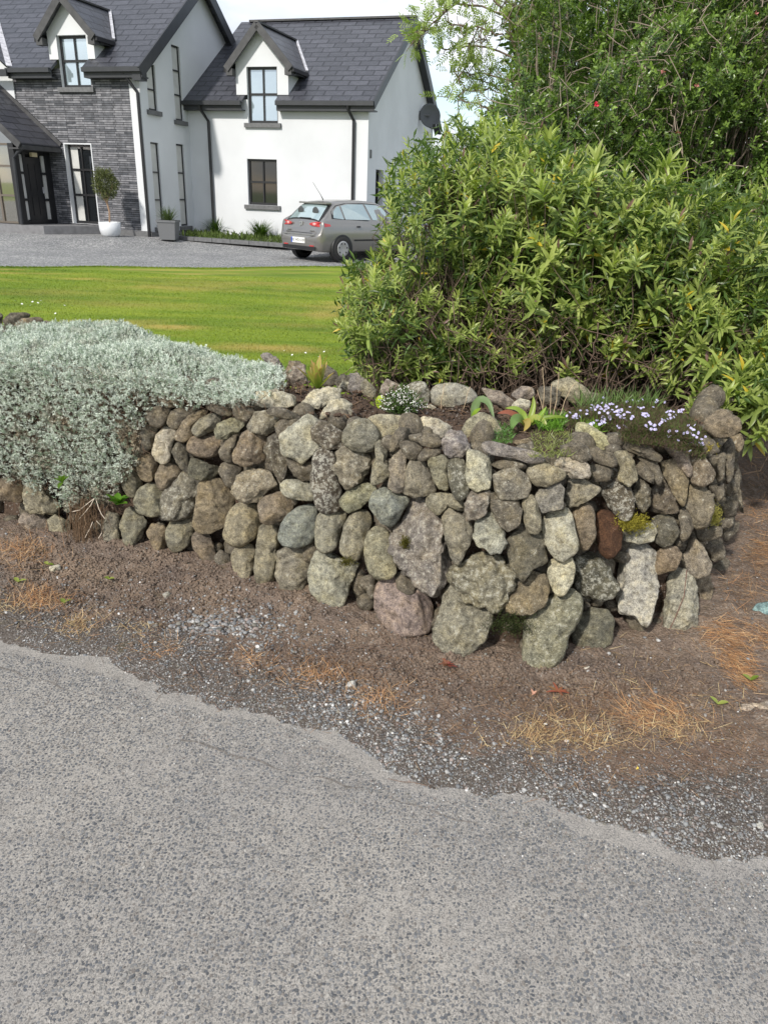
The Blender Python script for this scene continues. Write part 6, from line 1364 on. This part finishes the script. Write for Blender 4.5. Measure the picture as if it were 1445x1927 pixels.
# hand-set outlying shoots (pixels in the photograph turned into points at the shrub's distance)
out = [(665,505,4.6),(655,575,4.5),(640,600,4.5),(720,415,4.8),(728,345,4.9),(745,300,4.9),(695,500,4.6),(765,268,4.9),(838,238,5.),(862,215,5.),(1080,700,4.0),(970,640,4.1),(985,680,4.1),(1065,690,4.0),(1130,600,4.0),(1200,610,3.95),(1155,650,3.95),(1290,580,4.0),(1390,615,3.9),(1320,730,3.6),(1370,740,3.4),(1420,700,3.4),(1440,760,3.3),(1360,755,3.35),(1300,760,3.5),(1435,800,3.3),(1245,600,3.95),(920,700,4.1),(1330,680,3.7),(1430,640,3.6)]
Po = np.array([cpx(*q) for q in out]); P = np.concatenate([P, Po]); D = np.concatenate([D, norm(np.tile([[0, -.4, .35]], (len(Po), 1))+rng.normal(0, .3, (len(Po), 3)))]); n = len(P); print('hebe shoots', n)
ctr = np.array([1.0, 4.8, .6]); ax = norm(D*.7+np.array([0, -.1, .75])+rng.normal(0, .25, (n, 3)))
nl = 15; Ls = rng.uniform(.07, .15, n); j = np.arange(nl); fr = (j//2)/(nl//2)
aa = (j % 2)*math.pi+(j//2)*math.pi/2; aa = aa[None]+rng.uniform(0, 6.28, (n, 1))+rng.normal(0, .25, (n, nl))
t1 = norm(np.cross(ax, [.1, .2, 1.])); t2 = np.cross(ax, t1); rad = t1[:, None]*np.cos(aa)[..., None]+t2[:, None]*np.sin(aa)[..., None]
opn = (1.25-1.0*fr)[None, :, None]*rng.uniform(.8, 1.2, (n, nl, 1))
Dl = rad*np.sin(opn)+ax[:, None]*np.cos(opn); Nl = -rad*np.cos(opn)+ax[:, None]*np.sin(opn)
Ol = P[:, None]-ax[:, None]*(Ls[:, None]*(1-fr))[..., None]
LL = (rng.uniform(.058, .098, (n, 1))*(1.1-.38*fr)*rng.uniform(.65, 1.15, (n, 1))*(.76+.42*sst(780, 1050, proj(P)[0]))[:, None]).ravel(); sh = rng.uniform(0, 1, (n, 1))
c0 = np.array([.155,.225,.045]); c1 = np.array([.43,.48,.15]); m = (.2+.6*fr)[None]*(.6+.7*sh); m = np.clip(m, 0, 1)[..., None]
cc = c0*(1-m)+c1*m; cc = cc*rng.uniform(.75, 1.2, (n, nl, 1)); yl = rng.uniform(0, 1, (n, nl, 1)); cc = np.where(yl > .985, np.array([.5,.38,.04]), cc); pur = (rng.uniform(0, 1, (n, 1, 1)) < .25) & (fr[None, :, None] > .95); cc = np.where(pur, np.array([.22,.13,.12]), cc)
V, F, k = leaves(Ol.reshape(-1, 3), Dl.reshape(-1, 3), Nl.reshape(-1, 3), LL, LL*.235, [(0, .2), (.22, .85), (.5, 1), (.8, .6), (1, .02)], 3, fold=.45, curl=rng.uniform(.0, .45, n*nl))
build('foliage', V, F, MLEAF, heb, col=np.repeat(cc.reshape(-1, 3), k, 0), smooth=True)
inn = []
for j, ((px, py, Y), r, n_) in enumerate(lobes):
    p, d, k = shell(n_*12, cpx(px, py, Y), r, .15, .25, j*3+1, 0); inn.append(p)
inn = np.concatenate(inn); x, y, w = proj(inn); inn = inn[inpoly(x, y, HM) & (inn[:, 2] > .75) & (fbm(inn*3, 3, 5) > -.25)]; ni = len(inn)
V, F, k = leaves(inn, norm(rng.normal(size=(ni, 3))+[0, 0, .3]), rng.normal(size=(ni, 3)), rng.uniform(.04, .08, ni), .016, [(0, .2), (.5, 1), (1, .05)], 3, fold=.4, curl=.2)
build('inner_foliage', V, F, MLEAF, heb, col=np.repeat(np.array([.075,.125,.03])*rng.uniform(.6, 1.3, (ni, 1)), k, 0))  # older inner leaves; their darker green also stands for the shrub's inner shade
# bare branches from the base out to the shoots
def branches(root_fn, T, K=8, r0=.006, r1=.0018, sag=.12, jit=.012):
    n = len(T); B = root_fn(n); t = np.linspace(0, 1, K)[None, :, None]; C = B[:, None]*(1-t)+T[:, None]*t; up = np.sin(t*math.pi)*np.array([0, 0, 1.])*sag*np.linalg.norm(T-B, axis=1)[:, None, None]
    C = C+up*rng.uniform(-.6, 1, (n, 1, 1))+rng.normal(0, jit, C.shape)*np.sin(t*math.pi)*2; return tubes(C, np.linspace(r0, r1, K)[None]*rng.uniform(.6, 1.3, (n, 1)), 5)
rootf = lambda n: np.stack([rng.choice([-.05, .35, .8, 1.3, 1.8], n)+rng.normal(0, .12, n), rng.uniform(4.0, 5.0, n), np.full(n, .1)], 1)
def nearroot(T):
    def f(n): return np.stack([T[:, 0]*.62+.32+rng.normal(0, .15, n), np.clip(T[:, 1]*.5+2.35+rng.normal(0, .2, n), 4.0, 5.4), np.full(n, .1)], 1)
    return f
T = P-ax*Ls[:, None]; V, F = branches(nearroot(T), T, r0=.005, r1=.0014, jit=.03, sag=.22); build('branches', V, F, simple('hebe_bark', (.085, .06, .042), .9, noise=.4, nscale=30), heb)
n = 1500; tp = np.stack([rng.uniform(-.2, 2.4, n), rng.uniform(3.9, 4.9, n), rng.uniform(.25, 1.15, n)], 1); x, y, w = proj(tp); ok = (x > 680) & (y > 520) & (y < 790) & (wall_sd(tp[:, 0], tp[:, 1]) > -.5); tp = tp[ok]; n = len(tp)
d = norm(rng.normal(size=(n, 3))*[1, .6, .9]+[0, 0, .5]); K = 6; C = tp[:, None]+d[:, None]*np.linspace(-.16, .16, K)[None, :, None]*rng.uniform(.6, 1.6, (n, 1, 1)); C = C+np.cumsum(rng.normal(0, .012, C.shape), 1)
V, F = tubes(C, rng.uniform(.0010, .0032, n)[:, None]*np.linspace(1.2, .6, K), 4); build('twigs', V, F, simple('twig_brown', (.12, .08, .058), .9, noise=.5, nscale=20), heb)
# escallonia: dense glossy small leaves, twigs showing through
EMK = [(990,-80),(985,40),(975,110),(950,160),(905,215),(900,320),(1000,420),(1000,560),(1500,700),(1900,600),(1900,-200)]
esc = thing('escallonia_shrub', 'tall dense dark green small leaved shrub filling the upper right behind the wall', 'shrub', (2.0, 6.1, .05))
P = []; D = []
for jj, ((px, py, Y), r, n) in enumerate([((1230,170,6.0),(1.15,1.,1.1),4200),((1420,60,6.1),(1.3,1.,1.2),3200),((1090,60,6.3),(.75,.7,.8),1700),((1040,230,6.0),(.75,.7,.7),1500),((1380,380,5.6),(1.0,.8,.9),3600),((1250,-60,6.6),(1.2,1.,.8),900),((1150,420,5.9),(.9,.6,.7),800)]):
    p, d, k = shell(n, cpx(px, py, Y), r, .72, .45, 50+jj*3, .1); P.append(p); D.append(d)
P = np.concatenate(P); D = np.concatenate(D); x, y, w = proj(P); g = fbm(P*2.4, 3, 91); ok = inpoly(x+rng.normal(0, 12, len(x)), y, EMK) & (P[:, 2] > .3) & (g > -.42); P, D = P[ok], D[ok]; n = len(P); print('esc', n)
ax = norm(D*.7+[0, -.1, .6]+rng.normal(0, .5, (n, 3))); nl = 13; fr = np.linspace(0, 1, nl); aa = np.arange(nl)*2.4; aa = aa[None]+rng.uniform(0, 6.28, (n, 1)); Ls = rng.uniform(.05, .13, n)
t1 = norm(np.cross(ax, [.1, .2, 1.])); t2 = np.cross(ax, t1); rad = t1[:, None]*np.cos(aa)[..., None]+t2[:, None]*np.sin(aa)[..., None]; opn = (1.2-.6*fr)[None, :, None]*rng.uniform(.7, 1.3, (n, nl, 1))
Dl = rad*np.sin(opn)+ax[:, None]*np.cos(opn); Nl = -rad*np.cos(opn)+ax[:, None]*np.sin(opn); Ol = P[:, None]-ax[:, None]*(Ls[:, None]*(1-fr))[..., None]
sh = rng.uniform(0, 1, (n, 1, 1)); cc = np.array([.062,.115,.027])*(1-fr[None, :, None]*.7)+np.array([.20,.29,.055])*fr[None, :, None]*.7*(.5+sh); cc = cc*rng.uniform(.65, 1.3, (n, nl, 1))
LL = rng.uniform(.022, .036, n*nl); V, F, k = leaves(Ol.reshape(-1, 3), Dl.reshape(-1, 3), Nl.reshape(-1, 3), LL, LL*.52, [(0, .2), (.6, 1), (1, .25)], 3, fold=.3, curl=.15)
build('foliage', V, F, leafmat('leaf_escallonia', .3, .25, .5), esc, col=np.repeat(cc.reshape(-1, 3), k, 0), smooth=True)
T = P[rng.choice(n, 420)]; Bf = lambda n_: np.stack([T[:, 0]*.6+.8, np.clip(T[:, 1], 6., 6.8), np.full(n_, .05)], 1)+rng.normal(0, .12, (n_, 3))*[1, 1, 0]
V, F = branches(Bf, T, 9, .012, .0025, .05, .03); build('branches', V, F, simple('grey_bark', (.15, .12, .095), .9, noise=.4, nscale=30), esc)
tp = P[rng.choice(n, 1300)]; d = norm(rng.normal(size=(1300, 3))); C = tp[:, None]+d[:, None]*np.linspace(-.16, .16, 5)[None, :, None]+rng.normal(0, .02, (1300, 5, 3)); V, F = tubes(C, rng.uniform(.0014, .003, 1300)[:, None]*np.ones((1, 5)), 4); build('twigs', V, F, simple('twig_pale', (.30, .24, .19), .9), esc)
fl = [(1122,196,4.9),(1421,26,5.0),(1247,134,5.0),(1275,250,5.0),(1310,160,5.0)]; Fa = Acc()
for px, py, Y in fl:
    o = cpx(px, py, Y); m = 14 if px == 1122 else 7; a = rng.uniform(0, 6.28, m); dv = norm(np.stack([np.cos(a), rng.normal(-.5, .3, m), np.sin(a)], 1)); V, F, k = leaves(np.tile(o, (m, 1)), dv, rng.normal(size=(m, 3)), .016, .012, [(0, .4), (.6, 1), (1, .5)], 2); Fa.add(V, F, np.array([.75, .06, .13] if px == 1122 else [.5, .2, .2])); Fa.build('flower', MLEAFM, parent=esc); Fa = Acc()
# a dense evergreen backdrop low behind both shrubs, added so no daylight shows through
hp = thing('backing', 'dark bushy hedge added behind the big shrubs at right to shut out daylight', 'backing', (3.4, 8.2, .0))
n = 15000; p, d, k = shell(n, (3.6, 7.7, 1.6), (3.2, 1.1, 2.7), .8, .25, 77); ok = (p[:, 2] > 0) & (proj(p)[0] > 960); p, d = p[ok], d[ok]; n = len(p); nl = 8
O_ = np.repeat(p, nl, 0)+rng.normal(0, .04, (n*nl, 3)); V, F, k = leaves(O_, np.repeat(d, nl, 0)+rng.normal(0, .9, (n*nl, 3)), rng.normal(size=(n*nl, 3)), rng.uniform(.05, .085, n*nl), .035, [(0, .3), (.5, 1), (1, .1)], 2)
build('foliage', V, F, MLEAF, hp, col=np.repeat(np.array([.045,.085,.02])*rng.uniform(.6, 1.4, (n*nl, 1)), k, 0))
T = p[::9]; V, F = branches(lambda n_: np.stack([T[:, 0]*.7+1.0, 0*T[:, 0]+8.4, 0*T[:, 0]], 1), T, 7, .02, .004, .05, .03); build('branches', V, F, MBARK, hp)
# rowan
row = thing('rowan_tree', 'young tree with thin bare branches and fresh feathery leaves against the sky', 'tree', (1.6, 7.0, .05))
Y0 = 6.7; br = [([(1080,330),(1060,230),(1040,130),(1010,60),(990,-60)],.03),([(1060,230),(1000,160),(965,80),(958,30),(925,-5)],.014),([(965,80),(955,20),(940,-40)],.01),([(1040,200),(980,110),(900,85),(850,95),(832,92)],.009),([(960,75),(920,55),(880,50),(845,45)],.007),([(958,30),(900,10),(850,5),(800,60),(780,62)],.008),([(900,10),(870,-10),(860,-40)],.006),([(1030,180),(960,150),(900,140),(865,130),(840,190)],.007),([(1050,260),(980,190),(930,160),(900,150)],.009),([(1050,280),(960,215),(900,195),(860,190)],.008),([(990,190),(930,170),(880,172),(858,140)],.005),([(1040,130),(1050,60),(1060,0)],.012),([(1050,60),(1010,20),(1000,-30)],.007),([(1000,160),(990,100),(1020,30)],.006),([(965,80),(1000,60),(1040,20)],.006),([(930,60),(905,75),(870,80)],.004),([(955,40),(975,20),(990,0)],.005),([(850,5),(835,20),(822,45)],.004),([(820,50),(800,60),(785,70)],.003)]
RV = Acc(); Lo = []; Ld = []
for pts, r in br:
    z = rng.uniform(-.25, .25); Q = np.array([at(x, y, Y0+z*(i/len(pts))) for i, (x, y) in enumerate(pts)]); tt = np.linspace(0, 1, 14); ts = np.linspace(0, 1, len(Q)); C = np.stack([np.interp(tt, ts, Q[:, i]) for i in range(3)], 1); C[1:-1] = (C[:-2]+C[1:-1]*2+C[2:])/4+rng.normal(0, .008, (12, 3))
    V, F = tubes(C[None], np.linspace(r, r*.45, 14)[None], 6); RV.add(V, F)
    for q in range(int(3+10*(r < .012))+ (4 if r > .012 else 6)):
        t = rng.uniform(.25, 1); p = np.array([np.interp(t, tt, C[:, i]) for i in range(3)]); d = norm(rng.normal(size=3)+[-.2, 0, .25]); e = p+d*rng.uniform(.04, .14); V, F = tubes(np.array([[p, (p+e)/2+rng.normal(0, .01, 3), e]]), np.array([[.004, .003, .002]]), 4); RV.add(V, F)
        for _ in range(2): Lo.append(e+rng.normal(0, .012, 3)); Ld.append(norm(d+rng.normal(0, .7, 3)))
tr_ = np.array([[(1.62, 7.0, .0), (1.6, 7.0, .9), tuple(at(1090, 400, 6.9)), tuple(at(1080, 330, Y0))]], float); V, F = tubes(tr_, np.array([[.06, .05, .04, .032]]), 8); RV.add(V, F)
RV.build('trunk', simple('rowan_bark', (.16, .12, .09), .9), parent=row)
Lo, Ld = np.array(Lo), np.array(Ld); n = len(Lo); m = 11; tl_ = np.linspace(.2, 1, m); sdv = norm(np.cross(Ld, rng.normal(size=(n, 3)))); nn = np.cross(sdv, Ld); RL = rng.uniform(.07, .12, n)
sg = np.where(np.arange(m) % 2, 1., -1.); sg[-1] = 0
O_ = Lo[:, None]+Ld[:, None]*(RL[:, None]*tl_)[..., None]-nn[:, None]*(RL[:, None]*tl_**2*.3)[..., None]; Dd = sdv[:, None]*sg[None, :, None]+Ld[:, None]*(.6+(sg == 0)[None, :, None]*1.)
V, F, k = leaves(O_.reshape(-1, 3), Dd.reshape(-1, 3), np.repeat(nn, m, 0), .030, .011, [(0, .4), (.5, 1), (1, .1)], 2); cc = np.array([.24,.31,.09])*rng.uniform(.7, 1.35, (n*m, 1))
build('foliage', V, F, MLEAF, row, col=np.repeat(cc, k, 0))
print('objects', len(bpy.data.objects), 'polys', sum(len(m.polygons) for m in bpy.data.meshes))
